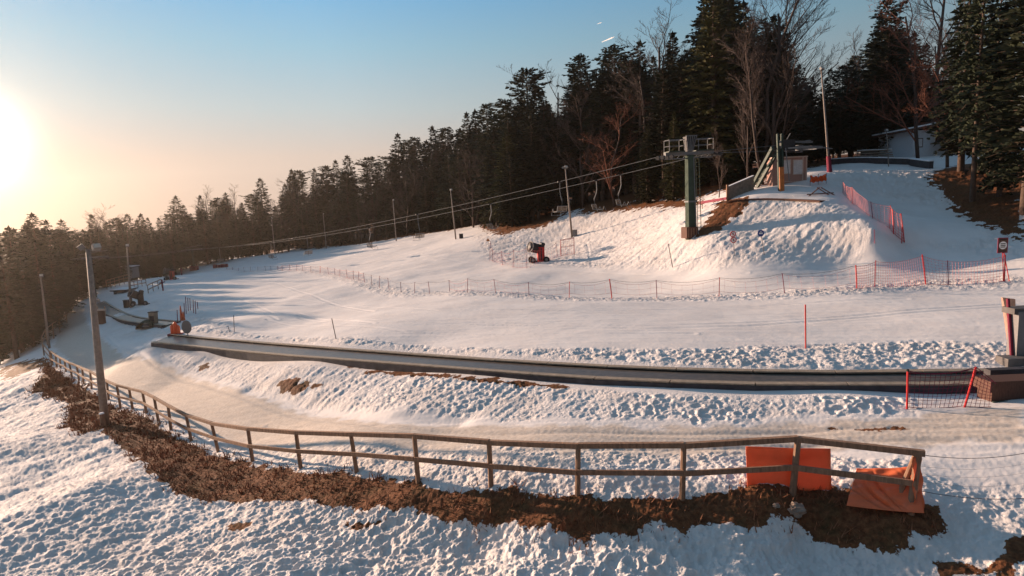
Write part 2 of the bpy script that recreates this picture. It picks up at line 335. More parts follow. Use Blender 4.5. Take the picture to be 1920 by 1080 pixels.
def vadd(a, b): v = N(nt, 'ShaderNodeVectorMath', operation='ADD'); L(nt, a, v.inputs[0]); L(nt, b, v.inputs[1]); return v.outputs[0]
SKYS = .10
skyv = sky.outputs[0]
if 1:
    # evening air over the distant plain: pale peach towards the horizon, deeper blue overhead
    sep = N(nt, 'ShaderNodeSeparateXYZ'); L(nt, geo.outputs['Generated'], sep.inputs[0])
    el = math_('ARCSINE', sep.outputs['Z'])
    mr = N(nt, 'ShaderNodeMapRange'); mr.inputs['From Min'].default_value = -.1; mr.inputs['From Max'].default_value = 1.1; L(nt, el, mr.inputs['Value'])
    grad = ramp(nt, mr.outputs[0], SKYRAMP)
    sc = N(nt, 'ShaderNodeVectorMath', operation='SCALE'); L(nt, sky.outputs[0], sc.inputs[0]); sc.inputs['Scale'].default_value = .015
    g2 = N(nt, 'ShaderNodeVectorMath', operation='SCALE'); L(nt, grad, g2.inputs[0]); g2.inputs['Scale'].default_value = GRADS
    # the sky pales towards the sun side
    k = math_('EXPONENT', math_('MULTIPLY', math_('MAXIMUM', math_('SUBTRACT', ang, .45), 0.0), -.66))
    g3 = N(nt, 'ShaderNodeVectorMath', operation='SCALE'); L(nt, g2.outputs[0], g3.inputs[0]); L(nt, k, g3.inputs['Scale'])
    skyv = vadd(sc.outputs[0], g3.outputs[0])
    skyv = vadd(skyv, lobe(.048, 2.4, (3.5, 3.1, 2.5)))
    skyv = vadd(skyv, lobe(.10, 1.6, (.24, .22, .15)))
    skyv = vadd(skyv, lobe(.25, 1.4, (.03, .025, .01)))
L(nt, skyv, bg.inputs['Color']); bg.inputs['Strength'].default_value = SKYS
scene.view_settings.view_transform = 'Standard'; scene.view_settings.look = 'None'; scene.view_settings.exposure = EXPO; scene.view_settings.gamma = 1
def build_haze():
    x0, x1, y0, y1, z0, z1 = -455, 455, -60, 455, -200, 34
    co = [(x, y, z) for x in (x0, x1) for y in (y0, y1) for z in (z0, z1)]
    f = [(0,1,3,2),(4,6,7,5),(0,4,5,1),(2,3,7,6),(0,2,6,4),(1,5,7,3)]
    me = bpy.data.meshes.new('haze'); me.from_pydata(co, [], f); o = bpy.data.objects.new('haze', me); col.objects.link(o); o['kind'] = 'stuff'
    m = bpy.data.materials.new('air'); m.use_nodes = True; t = m.node_tree; t.nodes.clear()
    out = t.nodes.new('ShaderNodeOutputMaterial'); v = t.nodes.new('ShaderNodeVolumePrincipled')
    v.inputs['Color'].default_value = (1, .89, .78, 1); v.inputs['Density'].default_value = HAZE; v.inputs['Anisotropy'].default_value = .78
    t.links.new(v.outputs[0], out.inputs['Volume']); me.materials.append(m)
g = build_ground(); g.data.materials.append(ground_mat())
build_haze()
# ------------------------------------------------------------------ mesh helper
ORG = {}
class MB:
    def __init__(s): s.v = []; s.f = []
    def add(s, vs, fs):
        k = len(s.v); s.v += [tuple(x) for x in vs]; s.f += [tuple(i+k for i in f) for f in fs]
    def box(s, c, sz, rot=None):
        M_ = rot or Matrix.Identity(3); c = Vector(c)
        vs = [c+M_@Vector((a*sz[0]/2, b*sz[1]/2, d*sz[2]/2)) for a in (-1, 1) for b in (-1, 1) for d in (-1, 1)]
        s.add(vs, [(0,1,3,2),(4,6,7,5),(0,4,5,1),(2,3,7,6),(0,2,6,4),(1,5,7,3)])
    def beam(s, p, q, w_, h_, up=(0, 0, 1)):
        p = Vector(p); q = Vector(q); d = (q-p); l = d.length; d.normalize()
        x = d.cross(Vector(up)); x = x.normalized() if x.length > 1e-4 else Vector((1, 0, 0)); z = x.cross(d)
        s.box((p+q)/2, (w_, l, h_), Matrix((x, d, z)).transposed())
    def tube(s, pts, rad, n=6, cap=True):
        pts = [Vector(p) for p in pts]; m = len(pts)
        if not hasattr(rad, '__len__'): rad = [rad]*m
        vs = []; 
        for i, p in enumerate(pts):
            t = (pts[min(i+1, m-1)]-pts[max(i-1, 0)]).normalized()
            a = t.cross(Vector((0, 0, 1)));  a = a if a.length > .05 else t.cross(Vector((1, 0, 0)))
            a.normalize(); b = t.cross(a)
            for k in range(n):
                w_ = 2*math.pi*k/n; vs.append(p+(a*math.cos(w_)+b*math.sin(w_))*rad[i])
        fs = [(i*n+k, i*n+(k+1) % n, (i+1)*n+(k+1) % n, (i+1)*n+k) for i in range(m-1) for k in range(n)]
        if cap: fs += [tuple(range(n))[::-1], tuple((m-1)*n+k for k in range(n))]
        s.add(vs, fs)
    def grid(s, fn, nu, nv):
        vs = [fn(i/nu, j/nv) for j in range(nv+1) for i in range(nu+1)]
        s.add(vs, [(j*(nu+1)+i, j*(nu+1)+i+1, (j+1)*(nu+1)+i+1, (j+1)*(nu+1)+i) for j in range(nv) for i in range(nu)])
    def build(s, name, mat, parent=None, smooth=False, org=None):
        o_ = Vector(org) if org is not None else (ORG.get(parent.name, Vector()) if parent else Vector())
        me = bpy.data.meshes.new(name); me.from_pydata([tuple(Vector(v)-o_) for v in s.v], [], s.f); me.validate(); me.update()
        if mat: me.materials.append(mat)
        if smooth: me.polygons.foreach_set('use_smooth', [True]*len(me.polygons))
        o = bpy.data.objects.new(name, me); col.objects.link(o)
        if parent: o.parent = parent
        elif org is not None: o.location = o_
        ORG[o.name] = o_
        return o
def thing(name, label, cat, loc=(0, 0, 0), group=None):
    o = bpy.data.objects.new(name, None); col.objects.link(o); o.location = loc; o.empty_display_size = .3
    o['label'] = label; o['category'] = cat
    if group: o['group'] = group
    ORG[o.name] = Vector(loc); return o
def tag(o, label, cat, group=None):
    o['label'] = label; o['category'] = cat
    if group: o['group'] = group
    return o
def solid(o, t, off=0):
    m = o.modifiers.new('thickness', 'SOLIDIFY'); m.thickness = t; m.offset = off; return o
# ------------------------------------------------------------------ materials for things
MT = {
 'wood': simple('weathered_wood', (.26, .155, .10), .8, var=.35, scale=3, bump=.4, stretch=(6, 6, 1)),
 'plank': simple('grey_plank', (.24, .19, .15), .75, var=.3, scale=4, bump=.3),
 'pole': simple('lamp_pole', (.24, .20, .175), .7, var=.25),
 'galv': simple('galvanised_steel', (.17, .175, .18), .7, .6, var=.15),
 'green': simple('green_paint', (.045, .065, .048), .9, var=.3, scale=2),
 'dkgreen': simple('dark_green_steel', (.03, .05, .04), .55, .2),
 'orange': simple('orange_vinyl', (.80, .19, .07), .42, var=.08, bump=.05),
 'net': simple('orange_net', (.80, .16, .05), .7, var=.1, bump=0),
 'red': simple('red_plastic', (.50, .03, .03), .5, var=.2, bump=0),
 'pink': simple('faded_red_net', (.55, .20, .20), .8, var=.2, bump=0),
 'pad': simple('dark_red_padding', (.20, .025, .05), .8, var=.2),
 'belt': simple('rubber_belt', (.095, .072, .055), .36, var=.3, scale=5, bump=.15),
 'deck': simple('deck_board', (.30, .24, .18), .6, var=.25, scale=5, bump=.25),
 'skirt': simple('conveyor_side', (.06, .055, .06), .7, var=.3, scale=3),
 'dark': simple('dark_steel', (.03, .03, .034), .6, .3),
 'conc': simple('concrete', (.13, .12, .115), .9, var=.25, scale=2),
 'cabin': simple('cabin_boards', (.40, .24, .20), .75, var=.15, scale=3, stretch=(8, 8, .6)),
 'trim': simple('cabin_trim', (.55, .42, .35), .7, var=.1),
 'glass': simple('dull_glass', (.60, .59, .60), .5, 0, var=.15, bump=0),
 'plaster': simple('pale_plaster', (.55, .58, .62), .9, var=.08),
 'brown': simple('brown_boards', (.11, .055, .04), .8, var=.3, stretch=(6, 6, 1)),
 'white': simple('white_plate', (.78, .77, .76), .5, var=.05, bump=0),
 'blue': simple('blue_plate', (.02, .05, .22), .5, var=.1, bump=0),
 'black': simple('black_marks', (.02, .02, .02), .7, var=.1, bump=0),
 'grey': simple('grey_sheet', (.20, .19, .19), .55, var=.08, bump=.05),
 'tanpanel': simple('tan_panel', (.34, .22, .17), .7, var=.12),
 'snowcap': simple('lying_snow', (.82, .83, .86), .8, var=.04, scale=5, bump=.4),
 'stone': simple('field_stone', (.26, .20, .16), .9, var=.35, scale=5, bump=.6),
 'rope': simple('rope', (.13, .11, .11), .7, var=.2, bump=0),
 'orope': simple('orange_padding', (.50, .17, .05), .6, var=.2),
 'lampglass': simple('lamp_front', (.55, .52, .46), .3, var=.1, bump=0),
 'bark': simple('fir_bark', (.09, .06, .045), .9, var=.4, scale=4, bump=.6, rnd=.2),
 'bare': simple('bare_twigs', (.075, .052, .043), .85, var=.3, bump=0, rnd=.25),
 'redbare': simple('copper_twigs', (.17, .065, .04), .85, var=.3, bump=0, rnd=.15),
 'grass': simple('dry_grass', (.24, .10, .05), .9, var=.45, scale=2.5, bump=0),
}
MT['belt'].node_tree.nodes['Principled BSDF'].inputs['Specular IOR Level'].default_value = .7
MT['orange'].node_tree.nodes['Principled BSDF'].inputs['Specular IOR Level'].default_value = .5
for k_ in ('orange', 'net'):
    q_ = MT[k_].node_tree; pb = q_.nodes['Principled BSDF']; tr = q_.nodes.new('ShaderNodeBsdfTranslucent'); tr.inputs[0].default_value = (.95, .24, .07, 1); mx = q_.nodes.new('ShaderNodeMixShader'); mx.inputs[0].default_value = .22
    q_.links.new(pb.outputs[0], mx.inputs[1]); q_.links.new(tr.outputs[0], mx.inputs[2]); q_.links.new(mx.outputs[0], q_.nodes['Material Output'].inputs['Surface'])
q_ = simple('vapour', (.95, .95, .95), .9, bump=0); MT['vapour'] = q_; q_ = q_.node_tree; tr = q_.nodes.new('ShaderNodeBsdfTranslucent'); tr.inputs[0].default_value = (1, 1, 1, 1); q_.links.new(tr.outputs[0], q_.nodes['Material Output'].inputs['Surface'])
def foliage(name, a, b_):
    m, nt, b = nm(name); oi = N(nt, 'ShaderNodeObjectInfo'); tc = N(nt, 'ShaderNodeTexCoord')
    no = N(nt, 'ShaderNodeTexNoise', Scale=1.1, Detail=4.0); L(nt, tc.outputs['Object'], no.inputs['Vector'])
    c = ramp(nt, no.outputs['Fac'], [(.35, a), (.65, b_)])
    hs = N(nt, 'ShaderNodeHueSaturation'); mr = N(nt, 'ShaderNodeMapRange'); mr.inputs['To Min'].default_value = .65; mr.inputs['To Max'].default_value = 1.35
    L(nt, oi.outputs['Random'], mr.inputs['Value']); L(nt, mr.outputs[0], hs.inputs['Value']); L(nt, c, hs.inputs['Color']); L(nt, hs.outputs[0], b.inputs['Base Color'])
    b.inputs['Roughness'].default_value = .8; b.inputs['Specular IOR Level'].default_value = .2
    return m
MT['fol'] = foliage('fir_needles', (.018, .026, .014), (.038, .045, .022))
MT['folsun'] = foliage('sunlit_olive_needles', (.035, .040, .014), (.075, .070, .026))  # lighter needles: olive tone with sunlight put into the colour
# ------------------------------------------------------------------ trees (prototypes 20 m tall, reused with their own size)
def conifer_mesh(seed, clear=.12, wid=.17, dens=1., topf=0, ragged=.3):
    rnd = random.Random(seed); H = 20.; tk = MB(); cr = MB()
    bend = rnd.uniform(-.25, .25)
    ax = lambda z: Vector((bend*math.sin(z/H*3), bend*.6*math.sin(z/H*2+1), z))
    tk.tube([ax(z) for z in (-.8, 0, 4, 8, 12, 16, 19.6)], [.36, .30, .25, .20, .14, .08, .02], 7)
    z = H*clear; env = [rnd.uniform(1-ragged, 1+ragged*.5) for _ in range(40)]
    while z < H-.2:
        t = (z-H*clear)/(H*(1-clear))
        R = H*wid*((1-t)**.75)*min(1, .45+t*4)
        if topf and t > .7: R = max(R, H*wid*topf*(1-max(0, t-.9)*7))
        R = max(R, .25)
        nb = rnd.randint(4, 6) if R > .8 else 4
        a0 = rnd.uniform(0, 6.28)
        for k in range(nb):
            a = a0+6.283*k/nb+rnd.uniform(-.4, .4)
            Lb = R*rnd.uniform(.65, 1.12)*env[int(a*3+t*17) % 40]
            if rnd.random() < .06: continue
            up = .25+.35*t; dr = rnd.uniform(.35, .6)*(1-t*.6)
            dirv = Vector((math.cos(a), math.sin(a), 0)); sd_ = Vector((-math.sin(a), math.cos(a), 0)); o0 = ax(z)
            pt = lambda s_: o0+dirv*(Lb*s_)+Vector((0, 0, Lb*(up*s_-dr*s_*s_*1.1)))
            if Lb > 1.2: tk.tube([pt(0), pt(.5), pt(.95)], [.045, .03, .01], 3, False)
            ns = max(3, int(Lb/.30*dens))
            for j in range(ns):
                s_ = (j+rnd.random())/ns; s_ = .12+.88*s_; p = pt(s_)
                ln = (.55+.5*(1-s_))*rnd.uniform(.6, 1.2)*min(1, .35+Lb*.4)
                for sg in (-1, 1):
                    tip = p+dirv*ln*rnd.uniform(.35, .8)+sd_*sg*ln*rnd.uniform(.4, .9)+Vector((0, 0, rnd.uniform(-.35, .12)*ln))
                    wv = dirv*.10+sd_*sg*-.05+Vector((0, 0, rnd.uniform(.02, .12)))
                    mid = (p+tip)/2
                    cr.add([p, mid-wv*1.1, tip, mid+wv*1.1], [(0, 1, 2, 3)])
            tip = pt(1.0); e = pt(1.12)+Vector((0, 0, rnd.uniform(-.1, .1))); cr.add([tip-sd_*.1, e, tip+sd_*.1], [(0, 1, 2)])
        z += rnd.uniform(.28, .42)/dens
    for k in range(8):
        a = k*.785; p = ax(19.2); cr.add([p, p+Vector((math.cos(a)*.28, math.sin(a)*.28, .15)), ax(20.2)], [(0, 1, 2)])
    return tk, cr
def bare_mesh(seed, spread=.5, n0=5, fork=.15, H=20., dense=1.):
    rnd = random.Random(seed); tk = MB(); cr = MB()
    def grow(mb, p, d, ln, r, lev):
        pts = [p]; rs = [r]; m = 4 if lev < 2 else 3
        for i in range(m):
            d = (d+Vector((rnd.gauss(0, .13), rnd.gauss(0, .13), rnd.gauss(.05, .08)))).normalized()
            p = p+d*(ln/m); pts.append(p); rs.append(r*(1-.6*(i+1)/m))
        mb.tube(pts, rs, 6 if lev == 0 else (4 if lev == 1 else 3), lev == 0)
        return pts, rs, d
    def rec(p, d, ln, r, lev):
        mb = tk if lev == 0 else cr
        pts, rs, d = grow(mb, p, d, ln, r, lev)
        if lev >= 4 or ln < .35: return
        k = {0: int(12*dense), 1: int(7*dense), 2: int(6*dense), 3: 4}[lev]
        for i in range(k):
            t = (fork if lev == 0 else .15)+(1-(fork if lev == 0 else .15))*(i+rnd.random()*.8)/k
            x = t*(len(pts)-1); j = min(int(x), len(pts)-2); q = pts[j].lerp(pts[j+1], x-j); rr = rs[j]*(1-(x-j))+rs[j+1]*(x-j)
            ax_ = Vector((rnd.gauss(0, 1), rnd.gauss(0, 1), rnd.gauss(0, 1))).cross(d)
            if ax_.length < .1: continue
            ax_.normalize(); an = rnd.uniform(.45, .95)*spread*1.6
            nd = (d*math.cos(an)+ax_*math.sin(an)+Vector((0, 0, .12))).normalized()
            rec(q, nd, ln*(.50 if lev else .42)*(1-.45*t)*rnd.uniform(.8, 1.25), max(rr*.55, .014), lev+1)
    rec(Vector((0, 0, -.5)), Vector((0, 0, 1)), H*.98, H*.011, 0)
    return tk, cr
def make_tree(name, mbs, mf, mb_=None, label='', cat='tree', group=None):
    r = thing(name, label, cat, (0, 0, 0), group)
    mbs[0].build('trunk', mb_ or MT['bark'], r, True); mbs[1].build('crown', mf, r, False); return r
PROTO = {}; USED = set(); TPOS = []
def proto(kind):
    if kind in PROTO: return PROTO[kind]
    a, i = kind[0], int(kind[1:])
    if a == 'f':
        p = [(.10,.20,1.15,0,.35),(.14,.23,1.1,.2,.4),(.05,.21,1.2,0,.3),(.22,.20,1.1,.45,.4),(.26,.19,1.1,.6,.45),(.10,.16,1.25,0,.3)][i % 6]
        mbs = conifer_mesh(40+i, *p); r = make_tree('fir_tree', mbs, MT['fol'])
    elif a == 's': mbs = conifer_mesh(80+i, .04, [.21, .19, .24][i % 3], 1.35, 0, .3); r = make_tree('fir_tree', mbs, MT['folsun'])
    elif a == 't': mbs = conifer_mesh(95+i, .62, .10, 1, .3, .5); r = make_tree('pine_tree', mbs, MT['fol'])
    elif a == 'b': mbs = bare_mesh(20+i, [.55, .62, .5][i % 3], 5, [.18, .3, .12][i % 3], 20, 1); r = make_tree('bare_tree', mbs, MT['bare'], MT['bare'])
    elif a == 'r': mbs = bare_mesh(60+i, .72, 5, .12, 20, 1.15); r = make_tree('bare_tree', mbs, MT['redbare'], MT['bare'])
    PROTO[kind] = r; return r
trnd = random.Random(5)
def place_tree(kind, x, y, ztop, label, group=None, wide=1., cat=None, zb=None):
    src = proto(kind); z0 = (hz(x, y) if zb is None else zb)-.25; h = ztop-z0
    if h < 2: return None
    if kind in USED:
        o = src.copy(); col.objects.link(o)
        for c in src.children:
            k = c.copy(); col.objects.link(k); k.parent = o
    else: o = src; USED.add(kind)
    s = h/20.; o.location = (x, y, z0); wv = s**.7*wide if s > 1 else s*wide*1.05
    o.scale = (wv, wv, s); o.rotation_euler = (trnd.gauss(0, .012), trnd.gauss(0, .012), trnd.uniform(0, 6.28))
    o['label'] = label; o['category'] = cat or {'f': 'fir tree', 's': 'fir tree', 't': 'pine tree', 'b': 'bare tree', 'r': 'bare tree'}[kind[0]]
    if group: o['group'] = group
    elif 'group' in o: del o['group']
    TPOS.append((x, y)); return o
# the skyline, tree by tree: picture x, top y, metres behind the edge of the wood, kind, label (None: one of its stretch of wood)
EDGE = [(0,672),(60,640),(110,600),(140,548),(200,528),(320,497),(400,482),(470,478),(600,466),(700,455),(760,445),(850,431),(900,427),(940,440),(1000,425),(1060,404),(1100,397),(1200,386),(1300,379),(1350,360),(1450,340),(1570,306),(1700,300),(1800,300),(1920,300)]
EX = [e[0] for e in EDGE]; ed = [58,62,70,92,105,135,150,165,155,138,130,118,106,88,87,87,84,76,66,65,58,79,73,69,62]
def edge_d(px): return float(np.interp(px, EX, ed))
ZL = [(-999, 130, 'f', 'hazy brown fir low in the sunlit valley wood at far left'), (130, 300, 'f', 'hazy fir in the valley wood beyond the small far cabin'),
      (300, 480, 'f', 'dark fir in the wood just right of the hazy valley'), (480, 740, 'f', 'dark fir in the wood above the lift chairs nearest the valley'),
      (740, 960, 'f', 'dark fir in the dense wood behind the middle lamp posts'), (960, 1240, 'f', 'dark fir in the dense wood between snow gun and lift tower'),
      (1240, 1530, 'f', 'dark fir in the tall wood behind lift tower and cabin'), (1530, 1720, 'f', 'dark fir in the shaded wood behind the low snowy wall'), (1720, 2999, 'f', 'dark fir in the wood around the pale house')]
def zone(px, kind):
    for a, b, _, l in ZL:
        if a <= px < b:
            if kind[0] in 'br': return l.replace('fir', 'leafless tree')
            if kind[0] == 't': return l.replace('fir', 'pine with bare lower trunk')
            return l
SKYL = [(10,424,30,'f0',0),(31,428,40,'f5',0),(62,399,42,'f1','small fir standing above the hazy ridge at far left'),(90,412,60,'f2',0),(115,411,50,'f0',0),(140,414,50,'b0',0),(172,402,60,'f5','pointed fir topping the hazy ridge above the nearest lamp post'),(200,406,50,'b1',0),(218,408,45,'f3',0),(238,401,50,'f1',0),(260,400,46,'f0',0),(277,408,40,'f2',0),(300,408,36,'f5',0),
 (325,367,18,'f1','tall fir standing clear of its neighbours above the far lift tower'),(343,384,16,'f2',0),(358,400,20,'f0',0),(372,366,22,'f5','slim fir right of the gap in the far skyline'),(393,371,16,'b2',0),(408,370,24,'f3',0),(422,361,18,'f0',0),(440,371,14,'b0',0),(452,380,20,'f2',0),
 (487,334,16,'f1','broad fir with a double shoulder left of the pale gap'),(512,366,26,'b1',0),(530,345,20,'f2',0),(545,317,16,'f0',0),(560,319,20,'f4',0),(575,326,14,'b1',0),(590,315,22,'f5',0),(612,310,16,'f3',0),(630,300,20,'f2',0),(650,291,14,'f1','pointed fir highest of the wood left of the second skyline gap'),(672,322,22,'b0',0),(692,294,14,'f4','round topped fir beside the second skyline gap'),(710,306,20,'f0',0),
 (743,250,14,'f2','tall narrow fir at the right of the second skyline gap'),(760,266,22,'f3',0),(780,257,14,'f4',0),(795,262,20,'f0',0),(809,236,18,'f5','thin spired fir among broader tops in the middle skyline'),(832,239,14,'f4',0),(854,240,20,'f1',0),(874,210,12,'f2',0),(890,205,18,'f0',0),(912,195,14,'f3','full topped fir above the third lift chair'),(930,214,20,'f1',0),(948,186,14,'f4',0),(965,200,20,'f2',0),
 (983,129,10,'f4','tall fir with a blunt rounded top above the snow gun'),(1003,158,16,'f0',0),(1020,168,14,'f5',0),(1040,166,18,'b0',0),(1058,164,14,'b2',0),(1075,140,18,'f1',0),(1090,102,12,'f3','broad dark fir left of the highest pair above the bare trees'),(1112,120,20,'b1',0),(1132,108,14,'f0',0),(1155,85,10,'f4','dense fir with dark domed top left of the thin bare trunk'),(1176,110,18,'f2',0),
 (1201,74,8,'t0','thin pine on a long bare pale trunk in mid forest'),(1226,84,14,'b0','leafless tree against the sky between the pine and fir spires'),(1243,95,16,'b2',0),(1262,59,10,'f5','slender fir spire left of the largest tree group'),(1285,100,18,'f1',0),
 (1312,-12,12,'f2','tall fir forming the left side of the large central tree group'),(1338,-50,6,'s0','great sunlit olive green fir rising out of frame behind the lift tower'),(1372,-40,12,'s1','second great fir rising out of frame between tower and cabin'),(1400,0,18,'f0',0),(1425,-25,14,'b0','tall leafless tree reaching the top of the frame left of the sky gap'),(1452,5,10,'b2',0),(1470,25,16,'b1',0),(1492,50,12,'b0','leafless tree with rounded crown at left of the sky gap'),(1440,60,20,'f3',0),(1500,120,24,'f1',0),
 (1525,142,18,'f5',0),(1545,150,30,'f2',0),(1556,128,22,'f0',0),(1578,122,22,'f3','dark fir in the sky gap just right of the tall lamp post'),(1601,80,20,'b0','leafless tree with vase shaped crown inside the sky gap'),(1622,130,26,'f1',0),(1645,72,14,'f4','dark fir half hidden behind the taller fir right of the gap'),(1662,-4,8,'f3','tall spired fir right of the sky gap'),(1688,34,14,'f1',0),(1712,60,20,'f2',0),(1740,80,16,'f0',0)]
for px, ty, off, kd, lb in SKYL:
    d = edge_d(px)+off*(.35 if px < 310 else .8)
    w_ = W(px, ty, d); g_ = zone(px, kd)
    place_tree(kd, w_.x, w_.y, w_.z, lb or g_, None if lb else ('trees: '+g_), wide=1.3 if px < 1300 else 1.15)
# darker ranks inside the wood, shorter than the skyline
sx = [s[0] for s in SKYL]; sy = [s[1] for s in SKYL]
def fill(px, lo, hi, dr, n0, kinds, j=0):
    for i in range(n0):
        q = px+trnd.uniform(-9, 9); d = edge_d(q)+trnd.uniform(*dr); ty = np.interp(q, sx, sy)+trnd.uniform(lo, hi)
        w_ = W(q, ty, d); kd = trnd.choice(kinds); g_ = zone(q, kd)
        if w_.z-hz(w_.x, w_.y) > 36: w_.z = hz(w_.x, w_.y)+36
        place_tree(kd, w_.x, w_.y, w_.z, g_, 'trees: '+g_, wide=1.35)
FK = ['f0', 'f1', 'f2', 'f3', 'f5', 'f4']
for px in range(-40, 480, 16): fill(px, 6, 26, (8, 22), 1, FK)
for px in range(-60, 200, 17): fill(px, 40, 90, (1, 10), 1, FK)
for px in range(480, 1280, 19): fill(px, 18, 60, (3, 12), 1, FK+['b1'])
for px in range(480, 1900, 19): fill(px, 15, 60, (20, 50), 1, FK)
for px in range(1470, 1730, 22): fill(px, 30, 80, (4, 12), 1, FK)
for px in range(130, 480, 13): fill(px, 22, 48, (0, 5), 1, ['f1', 'f2', 'f5'])
for px in range(480, 1100, 40): fill(px, 60, 110, (1, 4), 1, ['f1', 'f2', 'b2'])
# the nearer, paler and barer trees along the edge of the snow
def one(kd, px, by, ty, label, wide=1, dd=0):
    d = GD(px, by)+dd; w_ = W(px, ty, d); return place_tree(kd, w_.x, w_.y, w_.z, label, wide=wide)
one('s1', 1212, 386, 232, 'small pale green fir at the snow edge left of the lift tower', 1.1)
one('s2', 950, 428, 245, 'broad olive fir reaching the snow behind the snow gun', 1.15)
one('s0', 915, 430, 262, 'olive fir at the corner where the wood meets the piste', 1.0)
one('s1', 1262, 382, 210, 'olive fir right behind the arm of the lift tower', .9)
one('r0', 1150, 394, 205, 'reddish leafless tree in front of the dark wood', 1.1)
one('b2', 1404, 352, 120, 'slender pale trunked leafless tree left of the cabin', .7)
one('b1', 1436, 350, 60, 'thick grey trunked leafless tree directly behind the cabin', .9)
one('b0', 1348, 372, 258, 'small crooked leafless tree beside the retaining wall', .9)
one('r1', 1735, 306, 20, 'spreading copper brown leafless tree in front of the pale house', 1.2)
one('r0', 1790, 330, 60, 'low copper twigged leafless tree before the brown house wall', 1.1, 4)
one('b1', 1755, 300, -120, 'wide leafless crown filling the top right corner', 1.1, 2)
one('f3', 1853, 402, -190, 'huge fir with thick bare trunk on the brown bank', .62)
one('f2', 1905, 388, -150, 'large dark fir at the right edge of the picture', .6)
one('f5', 1822, 330, -90, 'dark fir behind the huge trunk on the bank', 1.0)
one('f2', 1885, 340, -130, 'dark fir rising between the two largest trunks on the bank', .55)
one('f1', 1960, 420, -160, 'dark fir cut by the right edge low on the bank', 1.1)
one('f2', 1700, 296, 190, 'low dark fir left of the pale house wall', 1.2, 6)
print('trees', len(TPOS))
# ------------------------------------------------------------------ helpers that stand things on the snow
def GP(px, py, h=0.):
    """point h metres above the ground seen under picture point"""
    D = np.array(CM@np.array([(px-960)/F, -(py-540)/F, -1.0])); t = np.geomspace(7, 400, 900)
    b = D[2]*t < base(D[0]*t, D[1]*t)+h; k = max(1, int(b.argmax())) if b.any() else 899
    return Vector(D*t[k])
def at_d(px, d): 
    w_ = W(px, 500, d); return Vector((w_.x, w_.y, hz(w_.x, w_.y)))
def frame(o, yaw=0): return Matrix.Rotation(yaw, 3, 'Z')
# ------------------------------------------------------------------ wooden railing
dF = np.interp
FX = [95,135,167,200,242,289,349,409,474,564,669,784,921,1083,1279,1486,1707]; 
t = thing('wooden_railing', 'long weathered wooden two rail fence curving along the snow road', 'fence', G(921, 915))
tops = []; mids = []
for px, py, bx, by in FENCE:
    b = GP(bx, by); d = P(b)[2]; tp = W(px, py, d); 
    if tp.z-b.z > 1.35: tp.z = b.z+1.35
    r = .070 if px > 1490 else .062
    m = MB(); dn_ = (tp-b).normalized(); m.tube([b-dn_*.35, b+dn_*(.5), tp+dn_*.02], [r*1.08, r, r*.95], 8); m.build('post', MT['wood'], t)
    tops.append(tp); mids.append(b.lerp(tp, .52))
# the far stretch running down towards the valley
far = [(93,660,96,680,48),(80,645,82,662,53),(78,632,80,648,56),(85,618,87,632,60),(98,607,99,621,65),(110,600,111,613,70),(124,590,125,602,76)]
ftop = []; fmid = []
for px, py, bx, by, d in far:
    tp = W(px, py, d); b = W(bx, by, d); b.z = min(b.z, hz(b.x, b.y)+.05); m = MB(); m.tube([b-Vector((0, 0, .5)), tp], .055, 6); m.build('post', MT['wood'], t); ftop.append(tp); fmid.append(tp-Vector((0, 0, .5)))
def rail(seq, w_, h_, over=.12, side=0):
    for i in range(len(seq)-1):
        p, q = seq[i], seq[i+1]; dd = (q-p).normalized(); sidev = dd.cross(Vector((0, 0, 1))).normalized()*side
        m = MB(); rr = random.Random(i); m.beam(p+sidev+Vector((0, 0, -.002*(i % 2))), q+dd*.004+sidev+Vector((0, 0, rr.uniform(-.012, .012))), w_, h_); m.build('rail', MT['wood'], t)
ext = (tops[-1]-tops[-2]).normalized()*.10
rail([p+Vector((0, 0, .02)) for p in tops[:-1]]+[tops[-1]+ext+Vector((0, 0, .02))], .10, .115)
rail(mids, .045, .115, side=.085)
rail(ftop, .08, .07); rail(fmid, .05, .08)
m = MB(); e = tops[-1]; m.tube([e+Vector((-.02, .06, -.08)), GP(1673, 958)+Vector((.05, .1, -.1))], [.05, .055], 8); m.build('brace', MT['wood'], t)
# ------------------------------------------------------------------ orange mats on the railing
def sheet(name, lab, c4, fold, nu, nv, dpth, grp=None):
    a, b_, c, d_ = c4
    m = MB()
    def fn(u, v):
        p = a.lerp(b_, u).lerp(d_.lerp(c, u), v); nrm = (b_-a).cross(d_-a).normalized()
        return p+nrm*fold(u, v)
    m.grid(fn, nu, nv); o = m.build(name, MT['orange'], None, True, org=(c+d_)/2); solid(o, dpth); tag(o, lab, 'safety mat', grp); return o
dm = P(GP(1486, 927))[2]+.16
mo = sheet('safety_mat', 'flat bright orange mat hung behind the railing at the leaning post', [W(1399, 838, dm+.15), W(1558, 842, dm-.1), W(1560, 925, dm-.1), W(1402, 918, dm+.15)], lambda u, v: .012*math.sin(u*9)+.006*math.sin(v*11+u*3)+.03*abs(u-.57)*2, 24, 14, .02)
rr = random.Random(3)
CRS = [(rr.uniform(-.5, 1.3), rr.uniform(.5, 1.3), rr.uniform(.018, .05), rr.uniform(.4, 1), rr.uniform(0, 6)) for _ in range(15)]
def fold2(u, v):
    z = 0; hem = min(1, (1-v)*6)*min(1, v*4+.3)*min(1, (1-u)*5+.2)
    for p, sl_, wd_, am, ph in CRS:
        q = (u-sl_*v*.75-p+.04*math.sin(v*6+ph))/wd_; z += am*math.exp(-q*q)*(.3+v)
    return (.05*z+.016*math.sin(u*14+v*5)+.008*math.sin(v*31+u*11))*hem+.03*math.sin(u*3.1)
dn2 = P(GP(1707, 960))[2]
